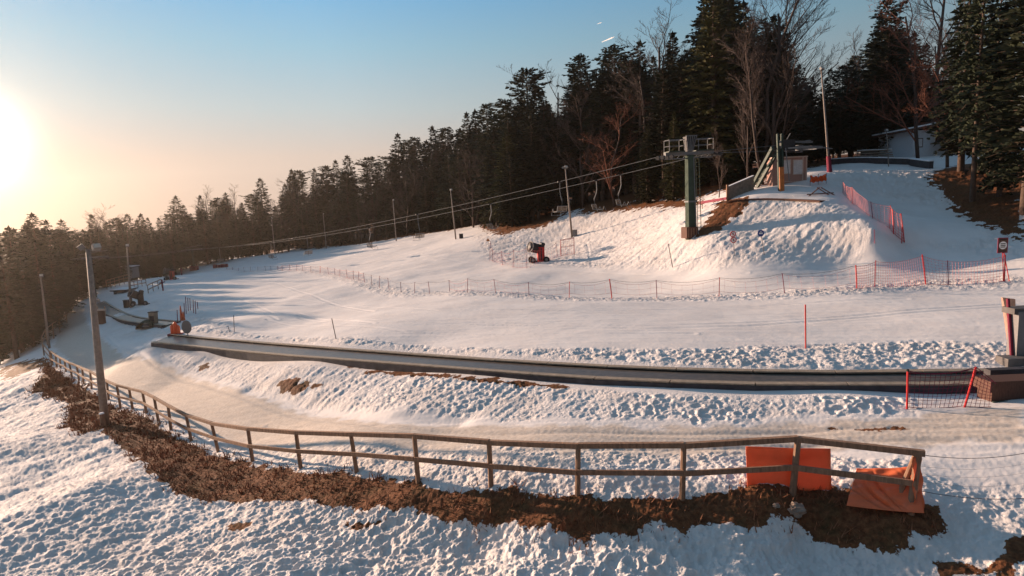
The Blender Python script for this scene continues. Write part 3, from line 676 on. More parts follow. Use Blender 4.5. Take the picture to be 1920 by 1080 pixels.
m2 = sheet('safety_mat', 'crumpled shiny orange sheet sagging under the rail end', [W(1606, 878, dn2+.75), W(1716, 874, dn2+.22), W(1733, 962, P(GP(1733, 962))[2]-.22), W(1587, 948, P(GP(1587, 948))[2]-.28)], fold2, 90, 60, .008)
m3 = sheet('safety_mat', 'narrow orange flap wrapped around the end post of the railing', [W(1712, 858, dn2-.10), W(1727, 858, dn2-.02), W(1733, 962, dn2+.02), W(1714, 962, dn2-.10)], lambda u, v: .02*math.sin(v*15+u*5)+.03*math.sin(u*3.1), 12, 40, .008)
# rock, stump, sticks
def rock(px, py, s, lab):
    import bmesh
    bm = bmesh.new(); bmesh.ops.create_icosphere(bm, subdivisions=3, radius=1); r2 = random.Random(int(px))
    for v in bm.verts:
        n_ = float(fbm(np.array([v.co.x*1.1+px]), np.array([v.co.y*1.1+v.co.z*2.1]), 9, 3)[0]); v.co = Vector((v.co.x*s[0], v.co.y*s[1], v.co.z*s[2]))*(1+.35*n_)
    me = bpy.data.meshes.new('rock'); bm.to_mesh(me); bm.free(); me.materials.append(MT['stone']); o = bpy.data.objects.new('rock', me); col.objects.link(o)
    g_ = GP(px, py); o.location = g_+Vector((0, 0, s[2]*.5)); o.rotation_euler = (0, 0, .4); tag(o, lab, 'rock')
rock(1493, 962, (.17, .15, .14), 'pale squarish rock on the earth below the orange mat')
rock(1455, 950, (.07, .07, .05), 'small flat rock left of the bigger pale rock')
t = thing('tree_stump', 'short cut post standing beside the foot of the nearest lamp post', 'stump', GP(195, 799))
b = GP(195, 799); m = MB(); m.tube([b-Vector((0, 0, .3)), b+Vector((-.03, 0, .62))], [.13, .11], 9); m.build('trunk', MT['wood'], t)
m = MB(); m.tube([b+Vector((-.03, 0, .62)), b+Vector((-.03, 0, .68))], [.12, .09], 9); m.build('snow_cap', MT['snowcap'], t)
for k, (dx, hh) in enumerate(((-.28, .35), (-.42, .28))):
    m = MB(); m.tube([b+Vector((dx, .1, -.2)), b+Vector((dx-.06, .1, hh))], .035, 5); m.build('stake', MT['wood'], t)
# ------------------------------------------------------------------ dead grass on the bank
def grass():
    m = MB(); rg = np.random.default_rng(4); pg = EARTHP['bank']; n_ = 240000
    x = rg.uniform(pg[:,0].min(), pg[:,0].max(), n_); y = rg.uniform(pg[:,1].min(), pg[:,1].max(), n_)
    s = sdist(x, y, pg)+fbm(x*1.3, y*1.3, 11, 4)*.33; k = (s > -.12*(rg.random(n_)**2)*2.5) & (fbm(x*1.1, y*1.1, 91, 3) > -.45)
    x = x[k]; y = y[k]; z = base(x, y); dd, _, _, _ = detail(x, y, z); z = z+dd
    n_ = len(x); print('grass', n_); cl = np.clip(.6+fbm(x*1.7, y*1.7, 92, 3)*1.1, .25, 1.5)
    h = rg.uniform(.05, .17, n_)*cl*(1+np.hypot(x, y)*.015); a = rg.uniform(0, 6.28, n_); le = rg.uniform(.2, 1.3, n_)*h; wd = .008+.0006*np.hypot(x, y)
    ca_, sa_ = np.cos(a), np.sin(a)
    v = np.empty((n_, 3, 3)); v[:,0] = np.c_[x-sa_*wd, y+ca_*wd, z-.01]; v[:,1] = np.c_[x+sa_*wd, y-ca_*wd, z-.01]; v[:,2] = np.c_[x+ca_*le, y+sa_*le, z+h]
    me = bpy.data.meshes.new('dry_grass'); me.vertices.add(n_*3); me.vertices.foreach_set('co', v.astype(np.float32).ravel()); me.loops.add(n_*3); me.loops.foreach_set('vertex_index', np.arange(n_*3, dtype=np.int32))
    me.polygons.add(n_); me.polygons.foreach_set('loop_start', np.arange(0, n_*3, 3, dtype=np.int32)); me.polygons.foreach_set('loop_total', np.full(n_, 3, np.int32)); me.update()
    me.materials.append(MT['grass']); o = bpy.data.objects.new('dry_grass', me); col.objects.link(o); o['kind'] = 'stuff'; tag(o, 'matted rust brown grass on the bank below the railing', 'grass')
grass()
# ------------------------------------------------------------------ lamp posts
def lamp_post(lab, bx, by, tx, ty, r0, r1, heads, arm=.5, pad=None, dd=None, hs=1.):
    b = GP(bx, by) if dd is None else W(bx, by, dd)
    if dd is not None: b.z = hz(b.x, b.y)
    d = P(b)[2]; tp = W(tx, ty, d)
    t = thing('lamp_post', lab, 'lamp post', b, None)
    m = MB(); m.tube([b-Vector((0, 0, .5)), b.lerp(tp, .5), tp], [r0, (r0+r1)/2, r1], 9); m.build('pole', MT['pole'], t, True)
    for k, (dx, dz, yaw, w_) in enumerate(heads):
        c = tp+Vector((dx, 0, dz)); ha = MB(); ha.tube([tp+Vector((0, 0, -.12)), tp+Vector((dx*.7, 0, dz-.1)), c], .03*hs, 5)
        o = ha.build('arm', MT['galv'], t)
        h = MB(); R3 = Matrix.Rotation(yaw, 3, 'Z')@Matrix.Rotation(R_(-35), 3, 'X'); h.box(c, (w_, .22*hs, w_*.8), R3); hd = h.build('lamp_head', MT['galv'], t)
        g_ = MB(); g_.box(c+R3@Vector((0, -.12*hs, 0)), (w_*.86, .015, w_*.66), R3); g_.build('lens', MT['lampglass'], hd)
    if pad:
        m = MB(); k = pad; a = b.lerp(tp, 0); m.tube([a-Vector((0, 0, .2)), b.lerp(tp, k)], [r0*2.0, r0*1.6], 10); m.build('padding', MT['pad'], t)
    return t, b, tp
t, b, tp = lamp_post('nearest tall wooden lamp post with two floodlights on the grassy bank', 197, 797, 165, 468, .19, .11, [(-.32, .12, 2.2, .30), (.42, .10, .9, .34)], hs=1.2)
m = MB(); q = b.lerp(tp, .72); m.tube([q, q+Vector((.28, 0, .0))], .02, 4); m.box(q+Vector((.25, 0, -.12)), (.12, .1, .16)); m.build('bracket', MT['galv'], t)
lamp_post('bent lamp post leaning over the railing at the hazy far left', 92, 650, 76, 518, .11, .06, [(.08, .05, .6, .3)], dd=56)
lamp_post('lamp post standing in front of the dark snow gun on the far left', 246, 577, 238, 462, .17, .06, [(.06, .1, .5, .35)])
lamp_post('lamp post with grey base box on the mound right of the snow gun', 1073, 445, 1060, 315, .14, .07, [(.1, .12, .4, .36), (-.3, .08, 1.2, .22)])
lamp_post('slim lamp post beside a dark box at the edge of the middle wood', 855, 449, 845, 357, .13, .06, [(.08, .1, .4, .34)])
lamp_post('slim unlit lamp post between the third and fourth visible lift chairs', 743, 452, 737, 376, .13, .07, [(.08, .1, .4, .28)])
lamp_post('faint lamp post left of the hairpin of snow near the first far chairs', 612, 466, 606, 402, .14, .07, [(.08, .1, .4, .28)])
lamp_post('faintest lamp post among dark trees above the far net poles', 515, 468, 509, 409, .14, .07, [(.08, .1, .4, .28)], dd=160)
lamp_post('tall pale lamp post with dark red padded foot in the sky gap', 1556, 324, 1540, 131, .12, .06, [(.05, .12, .3, .34), (-.5, .05, 1.0, .18)], pad=.16)
lamp_post('short lamp post standing on the shaded snow before the low wall', 1667, 312, 1662, 245, .07, .04, [(0, .02, .3, .3)])
for (bx, by, w_, h_, lab) in [(1078, 443, .55, .75, 'grey switch box at the foot of the lamp post by the snow gun'), (865, 447, .6, .7, 'dark switch box beside the slim lamp post at the wood edge'), (238, 577, .5, .9, 'dark narrow box left of the lamp post by the far snow gun')]:
    b = GP(bx, by); t = thing('switch_box', lab, 'switch box', b); m = MB(); m.box(b+Vector((0, 0, h_/2)), (w_, .4, h_)); bo = m.build('housing', MT['grey'] if 'grey' in lab else MT['dark'], t); m = MB(); m.box(b+Vector((0, 0, h_+.03)), (w_+.08, .5, .05)); m.build('lid', MT['galv'], t); m = MB(); m.box(b+Vector((w_*.2, -.215, h_*.55)), (.05, .03, .12)); m.build('handle', MT['black'], bo)
# ------------------------------------------------------------------ safety nets
def net_run(name, lab, pts_, mat, step_h, step_v, th, sag=.1, tall=1.25, pr=.022, pmats=None, net_from=None, cover=None, net_hi=1.):
    t = thing('safety_net', lab, 'safety net', GP(pts_[0][0], pts_[0][2]))
    P0 = []
    for i, (px, ty, by) in enumerate(pts_):
        b = GP(px+ (0 if len(pts_[i]) < 4 else 0), by); d = P(b)[2]; tp = W(px-(by-ty)*.13*((i*7) % 3-.4)/1.5, ty, d)
        big = pmats and i in pmats
        m = MB(); m.tube([b-Vector((0, 0, .25)), b.lerp(tp, .5), tp], pr*(1.6 if big else 1), 5); m.build('pole', MT['red'] if big else MT['pad' if (d > 45 or i % 3) and not cover else 'red'], t)
        P0.append((b, tp))
    return t, P0
def net_mesh(t, seg, mat, nx, nz, th, lo=.06, hi=.95, sag=.10, name='net', wav=0.):
    m = MB(); r3 = random.Random(len(seg))
    for i in range(len(seg)-1):
        (b0, t0), (b1, t1) = seg[i], seg[i+1]; n_ = max(2, int((b1-b0).length/nx)); s0 = sag*(b1-b0).length*.12
        pt = lambda u, v: b0.lerp(t0, lo+(hi-lo)*v).lerp(b1.lerp(t1, lo+(hi-lo)*v), u)-Vector((0, 0, s0*4*u*(1-u)*(1+.6*(v-.5))))+Vector((0, wav*math.sin(u*9+v*5+i), 0))
        for k in range(nz+1):
            v = k/nz; m.tube([pt(j/6, v) for j in range(7)], th*(1.8 if k in (0, nz) else 1), 3, False)
        for j in range(n_): u = (j+.5)/n_; m.tube([pt(u, 0), pt(u, .5), pt(u, 1)], th, 3, False)
    return m.build(name, mat, t)
t, P0 = net_run('net', 'long safety net line with red poles dividing the groomed piste', NET, None, 0, 0, .005, pmats=(0, 2, 4, 8, 27))
net_mesh(t, [P0[k] for k in range(0, 5)], MT['pink'], .14, 9, .0075, sag=.35)
net_mesh(t, [P0[k] for k in range(4, 14)], MT['pink'], .6, 2, .0045, lo=.30, hi=.93, sag=.55, name='net')
m = MB()
for i in range(4, 30):
    a, b_ = P0[i][1], P0[i+1][1]; s_ = (b_-a).length*.05; m.tube([a.lerp(b_, u/6)-Vector((0, 0, s_*4*(u/6)*(1-u/6)+.03)) for u in range(7)], .011, 3, False)
m.build('top_rope', MT['rope'], t)
net_mesh(t, [P0[k] for k in range(20, len(P0))], MT['pink'], .5, 3, .006, sag=.2, name='net')
# net looping round the right foot of the lift mound
LP = [(1580,341,362),(1599,350,383),(1637,378,409),(1668,385,430),(1676,392,440),(1697,400,458),(1690,425,462),(1641,430,463)]
t, P1 = net_run('net', 'dense faded pink net stepping down the right side of the lift mound', LP, None, 0, 0, 0, pmats=(4, 5))
net_mesh(t, P1[:6], MT['pink'], .3, 9, .009, sag=.2, wav=.04); net_mesh(t, P1[4:7], MT['pink'], .3, 8, .010, sag=.2)
# nets round the snow gun
CG = [(918,452,488),(924,466,490),(943,470,497),(962,468,502),(988,464,503),(1046,455,482),(1050,448,478)]
t, P2 = net_run('net', 'thin drooping net on leaning poles circling the red snow gun', CG, None, 0, 0, 0)
net_mesh(t, P2[:6], MT['pink'], .45, 4, .007, sag=.5)
fb = [GP(1052, 481), GP(1077, 477)]; t = thing('net_panel', 'red framed net panel standing right of the snow gun', 'net frame', fb[0])
m = MB(); hh = Vector((0, 0, 1.75)); m.tube([fb[0]-hh*.1, fb[0]+hh], .035, 5); m.tube([fb[1]-hh*.1, fb[1]+hh], .035, 5); m.tube([fb[0]+hh, fb[1]+hh], .035, 5); m.tube([fb[0]+hh*.55, fb[1]+hh*.55], .025, 5); m.build('frame', MT['pink'], t)
net_mesh(t, [(fb[0], fb[0]+hh), (fb[1], fb[1]+hh)], MT['pink'], .2, 8, .01, sag=0)
# net by the conveyor at right, posts in bright red
b0 = GP(1701, 768); b1 = GP(1735, 762); d0 = P(b0)[2]; t = thing('safety_net', 'dark red net between two bright red posts in front of the conveyor', 'safety net', b0)
p0 = (b0, W(1702, 695, d0)); pb = GP(1805, 766); p1 = (pb, W(1830, 688, P(pb)[2])); pc = GP(1858, 766); p2 = (pc, pc+Vector((0, 0, .75)))
for p_ in (p0, p1): m = MB(); m.tube([p_[0]-Vector((0, 0, .2)), p_[1]], .028, 7); m.build('pole', MT['red'], t)
m = MB(); m.tube([p0[1]+Vector((0, 0, -.02)), p0[1]+Vector((0, 0, .04))], .034, 7); m.build('cap', MT['black'], t)
net_mesh(t, [(p0[0], p0[1]), (p1[0], p1[1]), p2], MT['pad'], .10, 9, .006, sag=.35)
m = MB(); m.tube([p0[1].lerp(p1[1], u/8)-Vector((0, 0, .55*4*(u/8)*(1-u/8)*.25)) for u in range(9)], .010, 4, False); m.tube([p1[1], p2[1]+Vector((.1, 0, -.1))], .010, 4, False); m.build('top_rope', MT['pad'], t)
# orange net beside the cabin
a = GP(1519, 349); b_ = GP(1549, 345); t = thing('orange_net', 'bunched bright orange net tied to sticks right of the cabin', 'orange net', a)
up = Vector((0, 0, .95))
def crump(u, v): return a.lerp(b_, u)+Vector((0, .10*math.sin(u*40+v*8), .28+(.60-.16*math.sin(u*3.14))*v+.05*math.sin(u*23)))
m = MB(); m.grid(crump, 60, 10); m.build('net', MT['net'], t)
for q in (a, a.lerp(b_, .5), b_): m = MB(); m.tube([q-up*.2, q+up*1.0], .02, 5); m.build('stick', MT['rope'], t)
t = thing('wooden_trestle', 'low crossed timber barrier on the shaded plateau below the orange net', 'barrier', GP(1535, 368)); g_ = GP(1535, 366)
for dx0, dx1 in ((-.9, .1), (.9, -.1), (1.3, .2)): m = MB(); m.beam(g_+Vector((dx0, -.1, -.1)), g_+Vector((dx1, .1, .62)), .07, .07); m.build('leg', MT['brown'], t)
m = MB(); m.beam(g_+Vector((-.95, 0, .10)), g_+Vector((1.2, 0, .14)), .06, .08); m.build('crossbar', MT['brown'], t)
# single poles on the snow
for (px, ty, by, mt, r, lab) in [(1511,571,655,'red',.028,'upright red pole standing alone on the piste above the conveyor'),(1262,457,501,'rope',.03,'thin dark leaning pole on the snow below the lift tower'),(631,597,636,'rope',.025,'thin dark pole leaning left above the conveyor'),(439,591,622,'rope',.025,'short thin pole left of the long leaning one near the conveyor start'),(433,611,624,'rope',.02,'tiny tilted stick beside the short thin pole')]:
    b = GP(px, by); tp = W(px-(9 if px in (1262, 631) else (6 if px == 433 else 1)), ty, P(b)[2]); m = MB(); m.tube([b-Vector((0, 0, .2)), tp], r, 6); tag(m.build('slalom_pole', MT[mt], None, org=b), lab, 'pole')
PC = [(349,560,590,.02),(353,562,584,.02),(357,563,582,.02),(363,566,588,.02),(367,568,590,.02),(333,585,607,.02),(346,572,596,.025),(371,570,580,.02)]
for px, ty, by, r in PC:
    b = GP(px, by); tp = W(px-1, ty-4, P(b)[2]); m = MB(); m.tube([b-Vector((0, 0, .2)), tp], .035, 5); o = m.build('slalom_pole', MT['pad'], None, org=b); tag(o, 'thin red pole in the small cluster above the conveyor start', 'pole', 'clustered thin poles above the conveyor start')
# ------------------------------------------------------------------ magic carpets (snow conveyors)
def conveyor(lab, cen, wid, h, seg, wall=.3, name='snow_conveyor'):
    """cen: list of centre line points on the ground"""
    c = [Vector(p) for p in cen]; ds = [0]
    for i in range(1, len(c)): ds.append(ds[-1]+(c[i]-c[i-1]).length)
    n_ = max(4, int(ds[-1]/seg)); Q_ = []
    for k in range(n_+1):
        s_ = ds[-1]*k/n_; i = min(max(1, next((j for j in range(1, len(ds)) if ds[j] >= s_), len(ds)-1)), len(ds)-1); Q_.append(c[i-1].lerp(c[i], (s_-ds[i-1])/(ds[i]-ds[i-1])))
    for _ in range(4): Q_ = [Q_[0]]+[(Q_[i-1]+Q_[i]*2+Q_[i+1])/4 for i in range(1, len(Q_)-1)]+[Q_[-1]]
    t = thing(name, lab, 'conveyor', c[0]); TL = []
    for i in range(n_+1):
        d = (Q_[min(i+1, n_)]-Q_[max(i-1, 0)]); d.z = 0; d.normalize(); a_ = Q_[i]+Vector((-d.y, d.x, 0)); b_ = Q_[i]-Vector((-d.y, d.x, 0)); TL.append(.75*(hz(a_.x, a_.y)-hz(b_.x, b_.y))/2)
    h0_ = h
    def off(i, o_, z):
        z = z+TL[i]*o_
        d = (Q_[min(i+1, n_)]-Q_[max(i-1, 0)]); d.z = 0; d.normalize(); return Q_[i]+Vector((-d.y, d.x, 0))*o_+Vector((0, 0, z))
    def strip(prof, nm_, mat, gap=0):
        m = MB(); k = len(prof)
        for i in range(n_+1): 
            m.v += [tuple(off(i, o_, z)) for o_, z in prof]
        m.f += [(i*k+j, i*k+(j+1) % k, (i+1)*k+(j+1) % k, (i+1)*k+j) for i in range(n_) for j in range(k)]
        m.f += [tuple(range(k))[::-1], tuple(n_*k+j for j in range(k))]
        return m.build(nm_, mat, t)
    hw = wid/2
    strip([(-hw*.62, h-.05), (hw*.62, h-.05), (hw*.62, h-.12), (-hw*.62, h-.12)], 'belt', MT['belt'])
    for sg in (-1, 1):
        m = MB()
        for i in range(0, n_): 
            p = off(i, sg*hw*.81, h); q = off(i+1, sg*hw*.81, h); dd = (q-p).normalized()*.012
            m.beam(p+dd, q-dd, hw*.37, .045)
        m.build('side_deck', MT['deck'], t)
        strip([(sg*hw*.95, h-.025), (sg*hw*1.02, h-.025), (sg*hw*1.02, -.35), (sg*hw*.95, -.35)], 'side_wall', MT['skirt'])
    return t, Q_, off
def cl(pairs, h):
    out = []
    for (ux, uy), (lx, ly) in pairs:
        a = GP(ux, uy, h); b_ = GP(lx, ly, h); p = (a+b_)/2; p.z = (a.z+b_.z)/2-h; out.append(p)
    return out
pr = [((1925,688),(1915,722)),((1750,693),(1750,726)),((1600,697),(1600,727)),((1400,694),(1400,726)),((1250,690),(1240,722)),((1080,681),(1070,713)),((900,669),(890,696)),((740,660),(730,681)),((600,651),(590,670)),((480,643),(470,658)),((390,637),(380,648)),((318,630),(290,637))]
cen = cl(pr, .17); wd = (GP(1400, 694, .17)-GP(1400, 726, .17)).length; print('conveyor width', wd)
conveyor('long dark carpet conveyor crossing the whole slope above the snow bank', cen, min(wd, 2.2), .17, 2.4)
pr = [((186,562),(183,570)),((206,574),(202,584)),((228,585),(222,595)),((250,592),(244,602)),((276,595),(272,605)),((300,596),(300,606)),((322,600),(320,608))]
cen2 = cl(pr, .3); conveyor('second curved carpet conveyor near the valley at far left', cen2, 1.5, .2, 2.)
# drive box of the far conveyor
b = GP(289, 611); t = thing('drive_box', 'upright brown control box at the bend of the far conveyor', 'control box', b)
m = MB(); m.box(b+Vector((0, 0, .6)), (.6, .45, 1.3), Matrix.Rotation(.06, 3, 'Y')); bo = m.build('housing', MT['deck'], t); m = MB(); m.box(b+Vector((.05, 0, 1.28)), (.7, .55, .07)); m.build('lid', MT['dark'], t); m = MB(); m.box(b+Vector((.02, -.24, .7)), (.36, .03, .5)); m.build('panel', MT['skirt'], bo)
b = GP(276, 615); t = thing('covered_motor', 'low rounded green tarpaulin bundle beside the brown control box', 'tarpaulin', b)
m = MB(); m.grid(lambda u, v: b+Vector((.75*math.cos(u*3.14)*(1-.15*math.sin(v*3.14)), .5*(v-.5)*2, .75*math.sin(u*3.14)*(.75+.25*math.sin(v*3.14)))), 14, 8); m.build('cover', MT['green'], t, True); m = MB(); m.box(b+Vector((0, 0, .03)), (1.5, 1.0, .1)); m.build('pallet', MT['wood'], t)
# red padded marker posts and round disc at the conveyor start
b = GP(330, 628); t = thing('padded_marker', 'three upright orange red safety pads bundled at the conveyor start', 'safety pad', b)
for dx, hh, r in ((-.22, .8, .12), (.0, .95, .14), (.21, .72, .12)):
    m = MB(); m.tube([b+Vector((dx, 0, -.1)), b+Vector((dx, 0, hh*.8)), b+Vector((dx*.9, 0, hh))], [r, r, r*.35], 10); m.build('pad', MT['orange'], t, True)
m = MB(); m.box(b+Vector((0, 0, .05)), (.95, .5, .12)); m.build('base', MT['pad'], t)
b = GP(351, 630); t = thing('round_disc', 'grey round disc sign facing up slope right of the orange pads', 'round sign', b)
m = MB(); c = b+Vector((0, 0, .62)); ring = [c+Vector((.32*math.cos(a*.3927), 0, .46*math.sin(a*.3927))) for a in range(16)]
m.add(ring+[p+Vector((.02, .06, 0)) for p in ring], [tuple(range(16))[::-1], tuple(range(16, 32))]+[(i, (i+1) % 16, 16+(i+1) % 16, 16+i) for i in range(16)]); m.build('disc', MT['grey'], t)
m = MB(); m.tube([b-Vector((0, -.1, .1)), b+Vector((0, .1, .7))], .03, 5); m.build('post', MT['dark'], t)
# orange markers further up
for px, by, ty, lab in ((341, 602, 582, 'slim orange marker cone right of the far conveyor'), (345, 601, 590, 'short orange marker touching the slim orange cone')):
    b = GP(px, by); m = MB(); m.tube([b-Vector((0, 0, .1)), b+Vector((0, 0, 1.4 if px == 341 else .8))], [.15, .05], 8); tag(m.build('marker_cone', MT['orange'], None, True, org=b), lab, 'marker')
# ------------------------------------------------------------------ snow guns
def snow_gun(lab, px, by, yaw, sc, body, tilt=.25, dd=0):
    b = GP(px, by); t = thing('snow_gun', lab, 'snow gun', b); R3 = Matrix.Rotation(yaw, 3, 'Z')
    X = lambda x, y, z: b+R3@Vector((x, y, z))*sc
    m = MB(); c0 = X(-.42, 0, 1.35); ax_ = R3@Vector((-.75, -.35, tilt)).normalized(); 
    m.tube([c0-ax_*.55*sc, c0-ax_*.45*sc, c0+ax_*.35*sc, c0+ax_*.5*sc], [v*sc for v in (.30, .44, .46, .50)], 18, True); br = m.build('barrel', MT['dark'], t, True)
    m = MB()
    for k in range(18): 
        a = k*.349; u = ax_.cross(Vector((0, 0, 1))).normalized(); w_ = ax_.cross(u); p = c0+ax_*.5*sc+(u*math.cos(a)+w_*math.sin(a))*.5*sc; q = c0+ax_*.5*sc+(u*math.cos(a+.349)+w_*math.sin(a+.349))*.5*sc; m.tube([p, q], .045*sc, 5)
    m.build('nozzle_ring', MT['grey'], br)
    m = MB(); m.box(X(.12, 0, .75), (.62*sc, .7*sc, 1.35*sc), R3); bd = m.build('control_cabinet', body, t)
    m = MB(); m.box(X(.12, -.36, .8), (.1*sc, .03, 1.1*sc), R3); m.box(X(-.08, -.36, .8), (.07*sc, .03, 1.1*sc), R3); m.build('stripe', MT['dark'], bd)
    m = MB(); m.tube([X(.28, -.2, 1.42), X(.34, -.2, 1.62), X(.2, .2, 1.62)], .22*sc, 8); m.build('compressor', MT['dark'], t)
    m = MB(); m.box(X(0, 0, .12), (2.0*sc, .12*sc, .12*sc), R3); m.box(X(-.7, 0, .12), (.12*sc, 1.2*sc, .1*sc), R3); m.build('chassis', MT['dark'], t)
    for wx in (-.7, .55):
        for wy in (-.55, .55):
            if wx > 0 and wy > 0: continue
            p = X(wx, wy, .28); o_ = R3@Vector((0, .09*sc, 0)); m = MB(); m.tube([p-o_, p+o_], .28*sc, 14); wl = m.build('wheel', MT['black'], t); m = MB(); m.tube([p-o_*1.1, p-o_*1.02], .13*sc, 10); m.build('rim', MT['grey'], wl)
snow_gun('red fan snow gun inside the drooping nets at the middle of the slope', 1012, 492, .1, 1.12, MT['red'])
snow_gun('dark fan snow gun in the shade beside the far left lamp post', 263, 573, .5, 1.0, MT['dark'], .5)
snow_gun('small red fan snow gun at the shaded far edge of the piste', 322, 525, .3, 1.1, MT['red'])
# ------------------------------------------------------------------ signs
def disc(m, c, r, n_=20, th=.02, ny=(0, -1, 0)):
    ring = [c+Vector((r*math.cos(6.2832*k/n_), 0, r*math.sin(6.2832*k/n_))) for k in range(n_)]
    m.add(ring+[p+Vector((0, th, 0)) for p in ring], [tuple(range(n_)), tuple(range(n_, 2*n_))[::-1]]+[(i, n_+i, n_+(i+1) % n_, (i+1) % n_) for i in range(n_)])
b = GP(1378, 482); d = P(b)[2]; t = thing('prohibition_sign', 'pole with two red ringed round prohibition signs on the mound foot', 'sign', b)
tp = W(1374, 433, d); m = MB(); m.tube([b-Vector((0, 0, .2)), tp], .022, 6); m.build('post', MT['galv'], t)
for yy in (439, 450):
    c = W(1374 if yy < 445 else 1375, yy, d)+Vector((0, -.05, 0)); m = MB(); disc(m, c, .22); pl = m.build('red_ring', MT['red'], t)
    m = MB(); disc(m, c+Vector((0, -.006, 0)), .16, th=.004); m.build('white_face', MT['white'], pl)
    m = MB(); m.box(c+Vector((0, -.012, 0)), (.035, .006, .33), Matrix.Rotation(-.785, 3, 'Y')); m.build('bar', MT['red'], pl)
    m = MB(); m.box(c+Vector((.0, -.010, .02)), (.05, .004, .13)); m.box(c+Vector((-.02, -.0105, -.06)), (.12, .004, .03)); disc(m, c+Vector((.01, -.0105, .09)), .025, 8, .004); m.build('pictogram', MT['black'], pl)
b = GP(1434, 478); d = P(b)[2]; t = thing('mandatory_sign', 'leaning pole with one round blue and white sign on the mound foot', 'sign', b)
tp = W(1426, 432, d); m = MB(); m.tube([b-Vector((0, 0, .2)), tp], .022, 6); m.build('post', MT['rope'], t)
c = W(1426, 437, d)+Vector((0, -.05, 0)); m = MB(); disc(m, c, .23); pl = m.build('blue_face', MT['blue'], t); m = MB(); m.box(c+Vector((0, -.006, -.015)), (.26, .006, .10)); m.box(c+Vector((0, -.006, .10)), (.10, .006, .05)); m.build('white_mark', MT['white'], pl)
b = GP(1884, 531); d = P(b)[2]; t = thing('notice_board', 'framed dark red notice with white circle at the right end of the net', 'sign', b)
m = MB(); 
for dx in (-.05, .32): m.tube([b+Vector((dx, 0, -.2)), W(1881, 474, d)+Vector((.0+dx*.2, .03, 0))], .025, 6)
m.build('post', MT['red'], t)
c = W(1880, 460, d); m = MB(); m.box(c, (.56, .03, .84)); bd = m.build('board', MT['pad'], t)
m = MB(); m.box(c+Vector((0, -.018, 0)), (.46, .006, .74)); m.build('panel', MT['brown'], bd)
m = MB(); disc(m, c+Vector((0, -.026, 0)), .215, 24, .004); m.build('white_circle', MT['white'], bd)
m = MB(); [m.box(c+Vector((0, -.031, z)), (.27, .004, .045)) for z in (-.09, 0, .09)]; m.box(c+Vector((0, -.024, .31)), (.34, .004, .05)); m.box(c+Vector((0, -.024, -.31)), (.34, .004, .05)); m.build('bars', MT['black'], bd)
b = GP(917, 463); d = P(b)[2]; t = thing('warning_sign', 'small brown triangular warning sign left of the snow gun nets', 'sign', b)
m = MB(); m.tube([b-Vector((0, 0, .2)), b+Vector((-.1, 0, .9))], .02, 5); m.build('post', MT['rope'], t); m = MB(); c = b+Vector((-.1, -.04, .95)); q = [c+Vector((-.26, 0, -.2)), c+Vector((.26, 0, -.2)), c+Vector((0, 0, .24))]; m.add(q+[p+Vector((0, .02, 0)) for p in q], [(0,1,2),(5,4,3),(0,3,4,1),(1,4,5,2),(2,5,3,0)]); m.build('plate', MT['orope'], t)
# ------------------------------------------------------------------ machines at the right edge
b = GP(1905, 690); dB = 19.6
def wbox(m, x0, y0, x1, y1, d, depth): 
    a = W(x0, y0, d); c = W(x1, y1, d); w_ = abs(c.x-a.x); hh = abs(a.z-c.z); m.box(((a.x+c.x)/2, (a.y+c.y)/2+depth/2, (a.z+c.z)/2), (w_, depth, hh)); return Vector(((a.x+c.x)/2, a.y, min(a.z, c.z)))
bb = W(1955, 672, 19.2); t = thing('operator_cabinet', 'large plain grey cabinet cut off by the right edge above the conveyor', 'cabinet', bb)
m = MB(); wbox(m, 1906, 584, 2020, 672, 19.2, .4); bo = m.build('housing', MT['grey'], t); m = MB(); wbox(m, 1902, 579, 2024, 585, 19.15, .5); m.build('roof_edge', MT['conc'], t); m = MB(); wbox(m, 1889, 673, 2024, 697, 19.0, .5); m.build('plinth', MT['conc'], t)
bb = W(1895, 660, 19.6); t = thing('padded_board', 'tall tan padded board with a dark red pole standing by the grey cabinet', 'board', bb)
m = MB(); a = [W(1880, 558, 19.8), W(1904, 561, 19.6), W(1905, 668, 19.5), W(1892, 645, 19.7)]; m.add(a+[p+Vector((.02, .1, 0)) for p in a], [(0,3,2,1),(4,5,6,7),(0,1,5,4),(1,2,6,5),(2,3,7,6),(3,0,4,7)]); m.build('board', MT['tanpanel'], t)
m = MB(); m.tube([W(1890, 560, 19.45), W(1897, 672, 19.4)], .05, 8); m.build('pole', MT['pad'], t); m = MB(); m.tube([W(1894, 585, 19.4), W(1906, 584, 19.4)], .03, 6); m.tube([W(1902, 588, 19.38), W(1902, 665, 19.38)], .03, 6); m.build('clamp', MT['wood'], t)
bb = W(1890, 768, 16.0); t = thing('conveyor_station', 'brown and green end housing of the conveyor at the right edge', 'drive station', bb)
m = MB(); wbox(m, 1858, 731, 2000, 764, 16.2, .5); m.build('housing', MT['brown'], t); m = MB(); wbox(m, 1857, 716, 2003, 730, 16.15, .6); m.build('top_deck', MT['brown'], t); m = MB(); wbox(m, 1862, 753, 2000, 767, 16.14, .05); m.build('green_skirt', MT['green'], t)
m = MB(); wbox(m, 1856, 694, 2003, 713, 17.6, .25); m.build('rear_wall', MT['skirt'], t)
